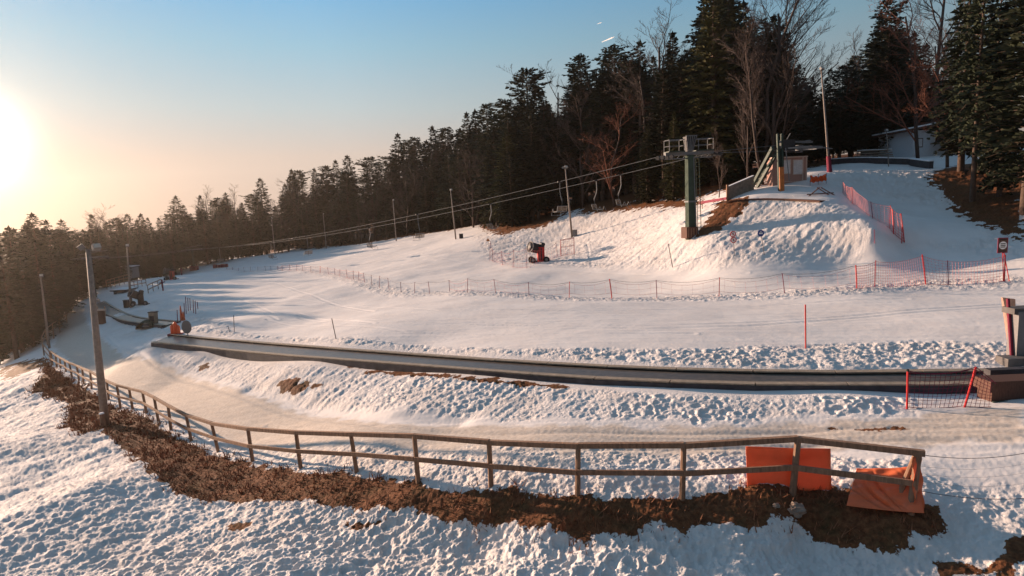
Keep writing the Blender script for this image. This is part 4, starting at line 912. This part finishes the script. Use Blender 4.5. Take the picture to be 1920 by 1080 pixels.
# rope barrier right of the railing end
e0 = tops[-1]; g0 = GP(1707, 960); t = thing('rope_barrier', 'sagging dark ropes running right from the orange wrapped end post', 'rope barrier', g0)
for (za, pq, s_) in ((-.02, (1930, 848, 12.6), .10), (-.75, (1930, 934, 11.7), .08), (-.25, (1930, 868, 12.6), .10), (-.40, (1930, 885, 12.4), .1), (-.55, (1930, 905, 12.2), .1)):
    a = e0+Vector((.05, 0, za)); q = W(*pq); m = MB(); m.tube([a.lerp(q, u/12)-Vector((0, 0, s_*4*(u/12)*(1-u/12))) for u in range(13)], .007 if za in (-.02, -.75) else .0022, 4, False); m.build('rope', MT['rope'], t)
b = GP(1935, 935); m = MB(); m.tube([b-Vector((0, 0, .2)), W(1940, 845, P(b)[2])], .04, 6); m.build('post', MT['wood'], t)
# ------------------------------------------------------------------ chairlift
TW = GP(1296, 444); dT = P(TW)[2]; print('tower', dT, TW)
topz = W(1293, 290, dT).z
u_ = Vector((.77, .64, 0)).normalized(); v_ = Vector((-.64, .77, 0))
u_ = Vector((.97, .24, 0)).normalized(); v_ = Vector((-.24, .97, 0))
RT = Matrix((u_, v_, Vector((0, 0, 1)))).transposed()
t = thing('lift_tower', 'tall green square lift tower with a crossarm and two railed platforms', 'lift tower', TW)
m = MB(); H_ = topz-TW.z; lean = (W(1293, 290, dT)-TW); 
def tp_(x, y, z): k = z/H_; return TW+lean*k+RT@Vector((x, y, 0))
def taper(m, z0, z1, w0, w1, d0=None, d1=None, ox0=0, ox1=0):
    d0 = d0 or w0; d1 = d1 or w1
    vs = [tp_(ox0+a*w0/2, b_*d0/2, z0) for a, b_ in ((-1,-1),(1,-1),(1,1),(-1,1))]+[tp_(ox1+a*w1/2, b_*d1/2, z1) for a, b_ in ((-1,-1),(1,-1),(1,1),(-1,1))]
    m.add(vs, [(0,3,2,1),(4,5,6,7),(0,1,5,4),(1,2,6,5),(2,3,7,6),(3,0,4,7)])
taper(m, -.6, H_-.05, .74, .58, .6, .5); m.build('column', MT['green'], t)
m = MB(); taper(m, H_*.02+.0, H_-.2, .08, .07, .66, .54, .27, .22); m.build('edge_rib', MT['galv'], t)
m = MB(); taper(m, H_*.42, H_*.44, .78, .78, .66, .66); m.build('joint_plate', MT['galv'], t)
m = MB(); m.box(tp_(-.15, 0, .36), (1.0, .9, .9), RT); ft = m.build('footing', MT['brown'], t)
m = MB(); [m.box(tp_(-.5+.24*k, -.47, .36), (.05, .05, .7), RT) for k in range(4)]; m.build('slat', MT['wood'], ft)
m = MB()
for x in (.62, .92): m.beam(tp_(x, 0, .2), tp_(x-.06, 0, H_*.98), .05, .05)
for k in range(22): m.beam(tp_(.62, 0, .4+k*.33), tp_(.92, 0, .4+k*.33), .03, .03)
m.build('ladder', MT['dkgreen'], t)
# crossarm, platforms, sheaves
AL = W(1243, 291, dT); AR = W(1340, 284, dT); AL.y = TW.y+lean.y-.55; AR.y = TW.y+lean.y+.55
ac = (AL+AR)/2; ax_ = (AR-AL).normalized(); RA = Matrix((ax_, Vector((0,0,1)).cross(ax_).normalized(), Vector((0, 0, 1)))).transposed()
m = MB(); m.beam(AL, AR, .34, .26); m.beam(AL+Vector((0, 0, -.38)), AR+Vector((0, 0, -.38)), .10, .08)
for k in range(9): p = AL.lerp(AR, k/8); q = AL.lerp(AR, min(1, (k+.5)/8)); m.beam(p+Vector((0, 0, -.38)), q+Vector((0, 0, -.1)), .05, .05)
arm_ = m.build('crossarm', MT['galv'], t)
for s_, c_ in ((-1, AL.lerp(AR, .20)), (1, AL.lerp(AR, .80))):
    m = MB(); m.box(c_+Vector((0, 0, .18)), (1.45, .9, .06), RA); pf = m.build('platform', MT['dkgreen'], t)
    m = MB()
    cor = [c_+RA@Vector((a*.68, b_*.42, 0)) for a, b_ in ((-1,-1),(1,-1),(1,1),(-1,1))]
    for i in range(4):
        p, q = cor[i], cor[(i+1) % 4]; m.tube([p+Vector((0, 0, .2)), p+Vector((0, 0, 1.1))], .028, 5); m.tube([p+Vector((0, 0, 1.1)), q+Vector((0, 0, 1.1))], .03, 5); m.tube([p+Vector((0, 0, .62)), q+Vector((0, 0, .62))], .02, 5)
    m.build('railing', MT['galv'], pf)
FARX = (360, 467); dFar = 140.
cfar = W(FARX[0], FARX[1], dFar); CA = ac+Vector((0, 0, -.1)); dirc = (cfar-CA); dh = Vector((dirc.x, dirc.y, 0)).normalized(); pr_ = Vector((-dh.y, dh.x, 0))
if pr_.x < 0: pr_ = -pr_
gauge = 2.1
def rp(side, s_):
    """point on one of the two haul ropes; s_ 0 at the near tower, 1 at the far one"""
    a = (AL if side < 0 else AR)+Vector((0, 0, -.05)); b_ = cfar+pr_*gauge*side; sagz = 4*s_*(1-s_)*1.6 if s_ <= 1 else 0
    return a.lerp(b_, s_)-Vector((0, 0, sagz))
for s_ in (-1, 1):
    m = MB()
    c_ = (AL if s_ < 0 else AR)+Vector((0, 0, -.22))
    for k in range(4): p = c_+dh*(k-1.5)*.42; m.tube([p-pr_*.06, p+pr_*.06], .17, 12)
    m.beam(c_-dh*.9, c_+dh*.9, .08, .10); m.build('sheave_train', MT['dark'], arm_)
# head with fanned ribs
m = MB(); hb = W(1292, 284, dT); ht = W(1293, 256, dT); R0 = RA
for z0, z1, w0, w1 in ((hb, ht, .42, .92),):
    vs = [hb+RA@Vector((a*.22, b_*.2, 0)) for a, b_ in ((-1,-1),(1,-1),(1,1),(-1,1))]+[ht+RA@Vector((a*.46, b_*.28, 0)) for a, b_ in ((-1,-1),(1,-1),(1,1),(-1,1))]
    m.add(vs, [(0,3,2,1),(4,5,6,7),(0,1,5,4),(1,2,6,5),(2,3,7,6),(3,0,4,7)])
hd = m.build('tower_head', MT['dark'], t)
m = MB()
for k in range(6): x = -1+k*.4; m.beam(hb+RA@Vector((x*.21, -.23, 0)), ht+RA@Vector((x*.45, -.31, .02)), .05, .05)
m.beam(ht+RA@Vector((-.5, -.3, .03)), ht+RA@Vector((.5, -.3, .03)), .07, .07); m.build('rib', MT['galv'], hd)
# red barrier behind the tower foot
t = thing('red_barrier', 'low red plank barrier behind the foot of the green tower', 'barrier', GP(1325, 392)); b0 = GP(1312, 393); b1 = GP(1362, 388)
m = MB(); m.beam(b0+Vector((0, 0, .62)), b1+Vector((0, 0, .72)), .05, .22); m.build('plank', MT['pad'], t)
for q in (b0.lerp(b1, .1), b0.lerp(b1, .9)): m = MB(); m.beam(q-Vector((0, 0, .2)), q+Vector((0, 0, .75)), .06, .06, (0, 1, 0)); m.build('post', MT['wood'], t)
# ------------------------------------------------------------------ far lift towers
def far_tower(lab, px, ty, d, w_, pads=True):
    tp = W(px, ty, d); b = Vector((tp.x, tp.y, hz(tp.x, tp.y))); t = thing('lift_tower', lab, 'lift tower', b)
    m = MB(); m.tube([b-Vector((0, 0, .6)), tp], [.28, .18], 8); m.build('column', MT['dkgreen'], t)
    m = MB(); m.beam(tp-pr_*w_, tp+pr_*w_, .22, .2); m.beam(tp-pr_*w_*.6+Vector((0, 0, .5)), tp+pr_*w_+Vector((0, 0, .9)), .08, .08); m.build('crossarm', MT['galv'], t)
    for s_ in (-1, 1): m = MB(); c_ = tp+pr_*s_*w_*.92+Vector((0, 0, -.25)); m.beam(c_-dh*1.1, c_+dh*1.1, .2, .22); m.build('sheave_train', MT['dark'], t)
    if pads: m = MB(); m.box(b+Vector((0, 0, .3)), (1.6, 1.2, 1.3)); m.build('padding', MT['pad'], t)
    return tp
tf = far_tower('far lift tower with tilted crossarm and dark padded base on the sunny snow', 360, 468, dFar, 2.3)
d3 = 88.; c3_ = W(166, 484, d3)
t3 = far_tower('last lift tower half hidden behind the nearest lamp post', 168, 483, d3, 2.3, False)
for s_, lab in ((-1, 'haul rope of the chairlift nearer the piste with its run to the valley'), (1, 'haul rope of the chairlift on the wood side running to the valley')):
    m = MB(); ps = [rp(s_, k/24) for k in range(25)]
    e3 = c3_+Vector((0, 0, -.1))+Vector((.5, .85, 0))*1.9*s_; mid = ps[-1]
    ps2 = [mid.lerp(e3, k/8)-Vector((0, 0, 1.2*(k/8)*(1-k/8))) for k in range(1, 9)]
    e4 = W(118 if s_ < 0 else 124, 522 if s_ > 0 else 526, 100); ps2 += [e3.lerp(e4, .5), e4]
    m.tube(ps+ps2, .02, 5, False)
    a = rp(s_, 0); up_ = W(1462 if s_ < 0 else 1475, 272 if s_ < 0 else 281, 53.5); m.tube([a, a.lerp(up_, .5)-Vector((0, 0, .05)), up_], .018, 5, False)
    tag(m.build('haul_rope', MT['galv'], None, org=rp(s_, 0)), lab, 'rope')
# chairs
def make_chair():
    t = thing('lift_chair', '', 'lift chair', (0, 0, 0), 'double chairs hanging from the lift rope')
    m = MB(); m.tube([(0, 0, .05), (0, 0, -.9), (.12, 0, -1.3), (.34, 0, -1.75), (.30, 0, -2.4), (.05, 0, -2.95)], .042, 6); m.build('hanger', MT['galv'], t)
    m = MB(); m.beam((0, -.25, 0), (0, .25, 0), .1, .14); m.build('grip', MT['dark'], t)
    m = MB(); 
    for y in (-.55, .55): m.tube([(.42, y, -2.25), (.30, y, -2.75), (-.28, y, -2.82), (-.42, y, -2.55)], .032, 5)
    m.tube([(.42, -.55, -2.25), (.42, .55, -2.25)], .032, 5); m.tube([(.3, -.55, -2.75), (.3, .55, -2.75)], .032, 5); m.tube([(-.28, -.55, -2.82), (-.28, .55, -2.82)], .032, 5); m.build('frame', MT['galv'], t)
    m = MB(); [m.beam((.22-.14*k, -.53, -2.76), (.22-.14*k, .53, -2.76), .10, .025) for k in range(4)]; m.build('seat', MT['plank'], t)
    m = MB(); [m.beam((.335+.03*k, -.53, -2.62+.14*k), (.335+.03*k, .53, -2.62+.14*k), .025, .09) for k in range(3)]; m.build('backrest', MT['plank'], t)
    m = MB(); m.tube([(-.42, -.5, -2.5), (-.75, -.5, -3.15), (-.75, .5, -3.15), (-.42, .5, -2.5)], .022, 5, False); m.build('footrest', MT['galv'], t)
    return t
ch = make_chair(); first = True
CH = [(1165, 1, 'empty lift chair against the dark wood nearest the green tower'), (1049, -1, 'empty lift chair just left of the lamp post above the snow gun'), (1118, 1, 'empty lift chair in deep shade right of the lamp post above the snow gun'),
 (919, 1, 'empty lift chair in front of the olive fir at the corner of the wood'), (783, -1, 'empty lift chair right of the slim lamp post above the blue shaded snow'), (694, 1, 'empty lift chair left of the slim lamp post beside the wood'),
 (576, -1, 'empty lift chair low over the snow left of the faint lamp post'), (508, 1, 'empty lift chair touching the edge of the wood beside the faintest lamp post'), (411, -1, 'lowest lift chair just right of the far tower')]
from math import atan2
for px, s_, lab in CH:
    best = min((abs(P(rp(s_, k/400))[0]-px), k/400) for k in range(400))[1]; p = rp(s_, best)
    if first: o = ch; first = False
    else:
        o = ch.copy(); col.objects.link(o)
        for c in ch.children: k = c.copy(); col.objects.link(k); k.parent = o
    o.location = p-Vector((0, 0, .03)); o.rotation_euler = (0, .04, atan2(dh.y, dh.x)+(math.pi if s_ < 0 else 0)+.25*s_); o['label'] = lab
    g_ = p.z-hz(p.x, p.y); 
    if g_ < 3.4: o.scale = (max(.6, g_/3.5),)*3
# ------------------------------------------------------------------ drive station on the plateau
b = GP(1465, 359); dS = P(b)[2]; print('station', dS, b); S = lambda x, y: W(x, y, dS)
t = thing('drive_station', 'green lift drive station with mast, slanting lattice legs and horizontal wheel', 'lift station', b)
m = MB()
for dx in (-.14, .14): m.beam(b+Vector((dx, 0, -.3)), S(1462+dx*22, 251)+Vector((dx*.3, 0, 0)), .16, .22, (0, 1, 0))
m.beam(b+Vector((0, .12, -.3)), S(1462, 275)+Vector((0, .12, 0)), .4, .1, (0, 1, 0)); mast = m.build('mast', MT['dkgreen'], t)
m = MB(); top = b.lerp(S(1462, 251), .42)
for dx in (-.16, 0, .16): m.tube([b+Vector((dx*.8, -.15, -.1)), top+Vector((dx*.8, -.15, 0))], .08, 8)
m.build('padding', MT['orope'], mast)
for k, (fx, fy, tx, ty, w_) in enumerate(((1408, 352, 1452, 276, .24), (1418, 352, 1462, 282, .20), (1414, 346, 1450, 300, .12))):
    m = MB(); f = GP(fx, fy); m.beam(f-Vector((0, 0, .1)), S(tx, ty)+Vector((0, .3, 0)), w_, w_*1.3); m.build('leg', MT['dkgreen'], t)
m = MB()
for k in range(7): a = GP(1408, 352).lerp(S(1452, 276), .1+k*.12); q = GP(1418, 352).lerp(S(1462, 282), .16+k*.12); m.beam(a, q, .06, .06)
m.build('lattice', MT['dkgreen'], t)
hc = S(1508, 277)+Vector((0, .9, 0)); m = MB(); rw = 1.75
for k in range(28): a0_ = 6.2832*k/28; a1_ = 6.2832*(k+1)/28; m.beam(hc+Vector((rw*math.cos(a0_), rw*math.sin(a0_), 0)), hc+Vector((rw*math.cos(a1_), rw*math.sin(a1_), 0)), .12, .14)
for k in range(6): a0_ = 1.047*k; m.beam(hc, hc+Vector((rw*math.cos(a0_), rw*math.sin(a0_), 0)), .10, .10)
m.tube([hc-Vector((0, 0, .3)), hc+Vector((0, 0, .3))], .3, 10); m.build('bull_wheel', MT['galv'], t)
m = MB(); m.beam(S(1460, 266), S(1528, 265)+Vector((0, .5, 0)), .2, .16); m.beam(S(1462, 276), S(1545, 274)+Vector((0, .9, 0)), .25, .22); m.beam(S(1520, 274), S(1570, 277)+Vector((0, .8, 0)), .1, .08); m.build('head_frame', MT['galv'], t)
m = MB(); m.box(S(1478, 272)+Vector((0, .2, 0)), (1.0, .8, .9)); m.box(S(1489, 284)+Vector((0, .2, 0)), (1.1, .3, .10)); m.build('gearbox', MT['dark'], t)
m = MB(); m.tube([S(1508, 265)+Vector((0, .4, 0)), S(1522, 262)+Vector((0, .4, 0)), S(1528, 266)+Vector((0, .4, 0))], .05, 5); m.tube([S(1470, 278)-Vector((0, .3, 0)), S(1477, 340)-Vector((0, .3, 0))], .04, 5); m.tube([S(1482, 250), S(1474, 264)], .04, 5); m.build('cable_duct', MT['galv'], t)
# cabin
b = GP(1478, 350); dC = P(b)[2]+1.2; C_ = lambda x, y, dy=0: Vector((W(x, y, dC).x, CY+dy, W(x, y, dC).z))
CY = W(1480, 325, dC).y
x0 = C_(1449, 340).x; x1 = C_(1513, 340).x; zt = C_(1480, 296).z; zb = C_(1480, 350).z-.3; y0 = C_(1480, 340).y
t = thing('operator_cabin', 'small square reddish cabin with two pale windows on the plateau', 'cabin', ((x0+x1)/2, y0, zb+.3))
cxx = (x0+x1)/2; Wd = x1-x0
m = MB(); m.box((cxx, y0+.6, (zt+zb)/2), (Wd, 1.2, zt-zb)); m.build('wall', MT['cabin'], t)
m = MB(); m.box((cxx, y0+.6, zt+.05), (Wd+.12, 1.4, .09)); m.build('roof', MT['trim'], t)
for xx in (x0+.02, cxx-.25*Wd*.9, x1-.03, x1-.35): m = MB(); m.box((xx, y0-.03, (zt+zb)/2), (.09, .06, zt-zb)); m.build('corner_board', MT['trim'] if xx > cxx else MT['cabin'], t)
for (wx0, wx1, wy0, wy1) in ((1467, 1481, 301, 325), (1486, 1504, 301, 326)):
    a = C_(wx0, wy0, -.04); c = C_(wx1, wy1, -.04); m = MB(); w_ = c.x-a.x; hh = a.z-c.z; cc_ = (a+c)/2
    m.box(cc_+Vector((0, -.01, hh/2+.03)), (w_+.12, .06, .06)); m.box(cc_+Vector((0, -.01, -hh/2-.03)), (w_+.12, .06, .06)); m.box(cc_+Vector((-w_/2-.03, -.01, 0)), (.06, .06, hh)); m.box(cc_+Vector((w_/2+.03, -.01, 0)), (.06, .06, hh)); wn = m.build('window', MT['trim'], t)
    m = MB(); m.box(cc_, (w_, .03, hh)); m.build('pane', MT['glass'], wn)
m = MB(); m.box((cxx+.1, y0-.02, zb+.75), (Wd*.9, .04, .05)); m.build('belt_board', MT['trim'], t)
# platform slab edge at the front of the plateau, retaining wall
pts2 = [GP(x, y) for x, y in ((1366, 381), (1405, 376), (1440, 375), (1480, 376), (1520, 378), (1548, 380))]
m = MB()
for i in range(5): m.beam(pts2[i]+Vector((0, .3, .10)), pts2[i+1]+Vector((0, .3, .10)), 1.0, .12)
tag(m.build('platform_edge', MT['brown'], None, org=pts2[2]), 'dark slab along the front rim of the lift plateau', 'slab')
b = GP(1366, 381); d = P(b)[2]+1.0; t = thing('retaining_wall', 'low weathered timber retaining wall left of the slanting lift legs', 'retaining wall', b)
a0 = W(1364, 380, d); a1 = W(1412, 368, d+.8); a0.z = hz(a0.x, a0.y); a1.z = hz(a1.x, a1.y); hh = 1.25
for k in range(4): m = MB(); z = .16+k*.3; m.beam(a0+Vector((0, 0, z)), a1+Vector((0, 0, z)), .2, .28); m.build('log', MT['plank'], t)
m = MB(); m.beam(a0+Vector((-.05, -.1, -.3)), a0+Vector((-.05, -.1, 1.4)), .16, .16, (0, 1, 0)); m.build('post', MT['wood'], t)
m = MB(); m.beam(a0+Vector((0, 0, 1.24)), a1+Vector((0, 0, 1.24)), .24, .06); m.build('snow_cap', MT['snowcap'], t)
# ------------------------------------------------------------------ low snowy wall, planks, house at the right
seq = [GP(x, y) for x, y in ((1562, 309), (1600, 307), (1640, 307), (1680, 309), (1720, 311), (1762, 316))]
t = thing('low_wall', 'low dark wall with a snowy top behind the shaded snow', 'wall', seq[2])
m = MB(); m2_ = MB()
for i in range(5):
    p, q = seq[i]+Vector((0, 1.2, 0)), seq[i+1]+Vector((0, 1.2, 0)); p.z = hz(p.x, p.y)-.3; q.z = hz(q.x, q.y)-.3; h0 = .95
    m.beam(p+Vector((0, 0, h0/2)), q+Vector((0, 0, h0/2+.0)), .35, h0); m2_.beam(p+Vector((0, 0, h0+.05)), q+Vector((0, 0, h0+.05)), .44, .10)
m.build('wall', MT['skirt'], t); m2_.build('snow_cap', MT['snowcap'], t)
b = seq[2]+Vector((1.5, 3.0, 0)); b.z = hz(b.x, b.y); t = thing('timber_stack', 'stack of snow dusted planks lying behind the low wall', 'timber', b)
for k in range(4): m = MB(); m.beam(b+Vector((-2.2+.2*k, 0, .45+.28*k)), b+Vector((2.4-.1*k, .2, .45+.28*k)), 1.0, .12); m.build('plank', MT['plank'], t)
for x in (-1.6, 1.6): m = MB(); m.box(b+Vector((x, 0, .15)), (.3, .9, .6)); m.build('bearer', MT['brown'], t)
m = MB(); m.beam(b+Vector((-1.6, 0, 1.40)), b+Vector((2.1, .2, 1.40)), 1.0, .06); m.build('snow_cap', MT['snowcap'], t)
dH = 74.; Hh = lambda x, y, dd=0: W(x, y, dH+dd)
gz = hz(Hh(1760, 300).x, Hh(1760, 300).y)
t = thing('mountain_house', 'pale plastered house with dark brown upper boarding at the right', 'house', (Hh(1740, 300).x, Hh(1740, 300).y, gz))
xa, xb = Hh(1711, 280).x, Hh(1772, 280).x; ya = Hh(1740, 280).y; ztop = Hh(1740, 244).z
m = MB(); m.box(((xa+xb)/2, ya+3.5, (ztop+gz-1)/2), (xb-xa, 7, ztop-gz+1)); m.build('wall', MT['plaster'], t)
xc, xd = Hh(1752, 260).x, Hh(1806, 260).x; zu = Hh(1760, 226).z; zl = Hh(1760, 268).z
m = MB(); m.box(((xc+xd)/2, ya+1.5, (zu+zl)/2), (xd-xc, 4.6, zu-zl)); m.build('upper_storey', MT['brown'], t)
m = MB(); m.box(((xc+xd)/2, ya+.9, zl-.08), (xd-xc+1.2, 6.0, .14)); m.build('balcony_floor', MT['plank'], t)
m = MB(); z1 = zu+.0; 
vs = [(xa-.6, ya-1.2, ztop-.05), (xd+.8, ya-1.2, zu), (xd+.8, ya+7.5, zu), (xa-.6, ya+7.5, ztop-.05)]; vs += [(x, y, z+.22) for x, y, z in vs]
m.add(vs, [(0,3,2,1),(4,5,6,7),(0,1,5,4),(1,2,6,5),(2,3,7,6),(3,0,4,7)]); rf = m.build('roof', MT['brown'], t)
m = MB(); m.add([(x, y, z+.24) for x, y, z in vs[:4]]+[(x, y, z+.40) for x, y, z in vs[:4]], [(0,3,2,1),(4,5,6,7),(0,1,5,4),(1,2,6,5),(2,3,7,6),(3,0,4,7)]); m.build('snow_cap', MT['snowcap'], rf)
for px in (1770, 1786, 1802): m = MB(); p = Hh(px, 290); m.beam((p.x, ya-1.7, gz-.5), (p.x, ya-1.7, zl-.16), .28, .28, (0, 1, 0)); m.build('post', MT['plank'], t)
m = MB(); m.box((Hh(1722, 270).x, ya-.03, Hh(1722, 268).z), (.9, .06, 1.1)); wn = m.build('window', MT['brown'], t); m = MB(); m.box((Hh(1722, 270).x, ya-.07, Hh(1722, 268).z), (.7, .03, .9)); m.build('pane', MT['glass'], wn)
xe, xf = Hh(1806, 280).x, Hh(1870, 280).x
t = thing('wooden_shed', 'low open wooden shed with snow on its roof beside the house', 'shed', ((xe+xf)/2, ya+1, gz))
m = MB(); m.box(((xe+xf)/2+.3, ya+3.6, gz+.9), (xf-xe, .2, 2.2)); m.build('wall', MT['brown'], t)
m = MB(); m.box(((xe+xf)/2+.3, ya+2, gz+2.2), (xf-xe+.6, 4.4, .16)); rf = m.build('roof', MT['plank'], t); m = MB(); m.box(((xe+xf)/2+.3, ya+2, gz+2.36), (xf-xe+.5, 4.3, .14)); m.build('snow_cap', MT['snowcap'], rf)
for k in range(4): m = MB(); m.beam((xe+.6+k*(xf-xe)/3.2, ya, gz-.4), (xe+.6+k*(xf-xe)/3.2, ya, gz+2.1), .18, .18, (0, 1, 0)); m.build('post', MT['plank'], t)
# ------------------------------------------------------------------ valley end of the lift
def cabin(lab, x0_, x1_, yt, yb, d, mt, name='lift_cabin', cat='cabin', win=2):
    a = W(x0_, yt, d); c = W(x1_, yb, d); w_ = c.x-a.x; hh = a.z-c.z; cc_ = (a+c)/2; t = thing(name, lab, cat, (cc_.x, cc_.y, c.z))
    m = MB(); m.box(cc_+Vector((0, 1.2, -.3)), (w_, 2.4, hh+.6)); m.build('wall', mt, t)
    m = MB(); m.box(cc_+Vector((0, 1.1, hh/2+.08)), (w_+.5, 3.0, .14)); rf = m.build('roof', MT['dark'], t); m = MB(); m.box(cc_+Vector((0, 1.1, hh/2+.2)), (w_+.4, 2.9, .1)); m.build('snow_cap', MT['snowcap'], rf)
    for k in range(win):
        cx_ = cc_.x-w_/2+w_*(k+.5)/win; m = MB(); m.box((cx_, cc_.y-.03, cc_.z+.1), (w_/win*.55, .06, hh*.5)); wn = m.build('window', MT['dark'], t); m = MB(); m.box((cx_, cc_.y-.07, cc_.z+.1), (w_/win*.45, .03, hh*.4)); m.build('pane', MT['glass'], wn)
    return t
cabin('tiny grey cabin with dark windows in front of the hazy valley trees', 221, 246, 503, 516, 112, MT['grey'], win=3)
cabin('low grey cabin with one framed window behind the curved conveyor', 213, 237, 546, 560, 88, MT['grey'], win=1)
def rails(lab, pts_, h, nr, mt=MT['wood'], r=.05):
    q = [at_d(px, d) for px, d in pts_]; t = thing('timber_fence', lab, 'fence', q[0])
    for p in q: m = MB(); m.tube([p-Vector((0, 0, .4)), p+Vector((0, 0, h))], r, 5); m.build('post', mt, t)
    for k in range(nr):
        z = h*(k+1)/nr-.05; m = MB()
        for i in range(len(q)-1): m.beam(q[i]+Vector((0, 0, z)), q[i+1]+Vector((0, 0, z)), .05, .12)
        m.build('rail', mt, t)
rails('dark timber fence around the snowy yard behind the curved conveyor', [(195, 98), (203, 99), (211, 100), (220, 101), (229, 102), (238, 103)], 1.5, 3)
rails('low rail fence right of the grey cabin near the far snow gun', [(240, 92), (247, 93), (254, 94), (262, 95), (270, 96)], 1.1, 2)
rails('small rail fence on the shaded snow right of the far snow gun', [(272, 82), (282, 84), (292, 86), (299, 88)], 1.2, 2)
b = GP(187, 610); t = thing('notice_board', 'large dark board standing on the snow just right of the nearest lamp post', 'board', b)
m = MB(); d = P(b)[2]; wbox(m, 181, 583, 197, 608, d, .12); bd = m.build('board', MT['brown'], t); m = MB(); wbox(m, 180, 580, 198, 583, d-.05, .2); m.build('top_trim', MT['trim'], bd)
for px in (182, 196): m = MB(); p = W(px, 600, d+.1); p.z = b.z; m.tube([p-Vector((0, 0, .3)), W(px, 575, d+.1)], .06, 6); m.build('post', MT['wood'], t)
for px, by, hh, lab in ((306, 546, 1.6, 'red marker post with crossed arms above the far snow gun'), (341, 516, 1.4, 'red marker post on the sunlit rim near the small red snow gun')):
    b = GP(px, by); t = thing('marker_post', lab, 'marker', b); m = MB(); m.tube([b-Vector((0, 0, .2)), b+Vector((0, 0, hh))], .09, 6); m.build('post', MT['pad'], t); m = MB(); m.beam(b+Vector((-.4, 0, hh*.7)), b+Vector((.4, 0, hh*.8)), .06, .14); m.build('arm', MT['pad'], t)
b = GP(403, 503); t = thing('padded_barrier', 'row of dark red pads under the lowest lift chair', 'padding', b)
for k in range(4): m = MB(); p = b+Vector((k*.85, .1*k, .45)); m.box(p, (.7, .4, .9 if k != 1 else .7)); m.build('pad', MT['pad'], t)
# bare twigs of small shrubs at the foot of the wood
# ------------------------------------------------------------------ vapour trails, far above and beyond the air
for (x0_, y0_, x1_, y1_, lab) in ((1128, 79, 1152, 69, 'short bright vapour trail in the blue sky above the wood'), (1120, 45, 1128, 42, 'faint tiny vapour trail above the brighter one')):
    a = W(x0_, y0_, 6000); c = W(x1_, y1_, 6000); m = MB(); m.tube([a, a.lerp(c, .35), a.lerp(c, .8), c], [2, 4, 6, 2] if x0_ == 1128 else [1, 2.5, 3, 1], 6); tag(m.build('vapour_trail', MT['vapour'], None, org=a), lab, 'vapour trail')
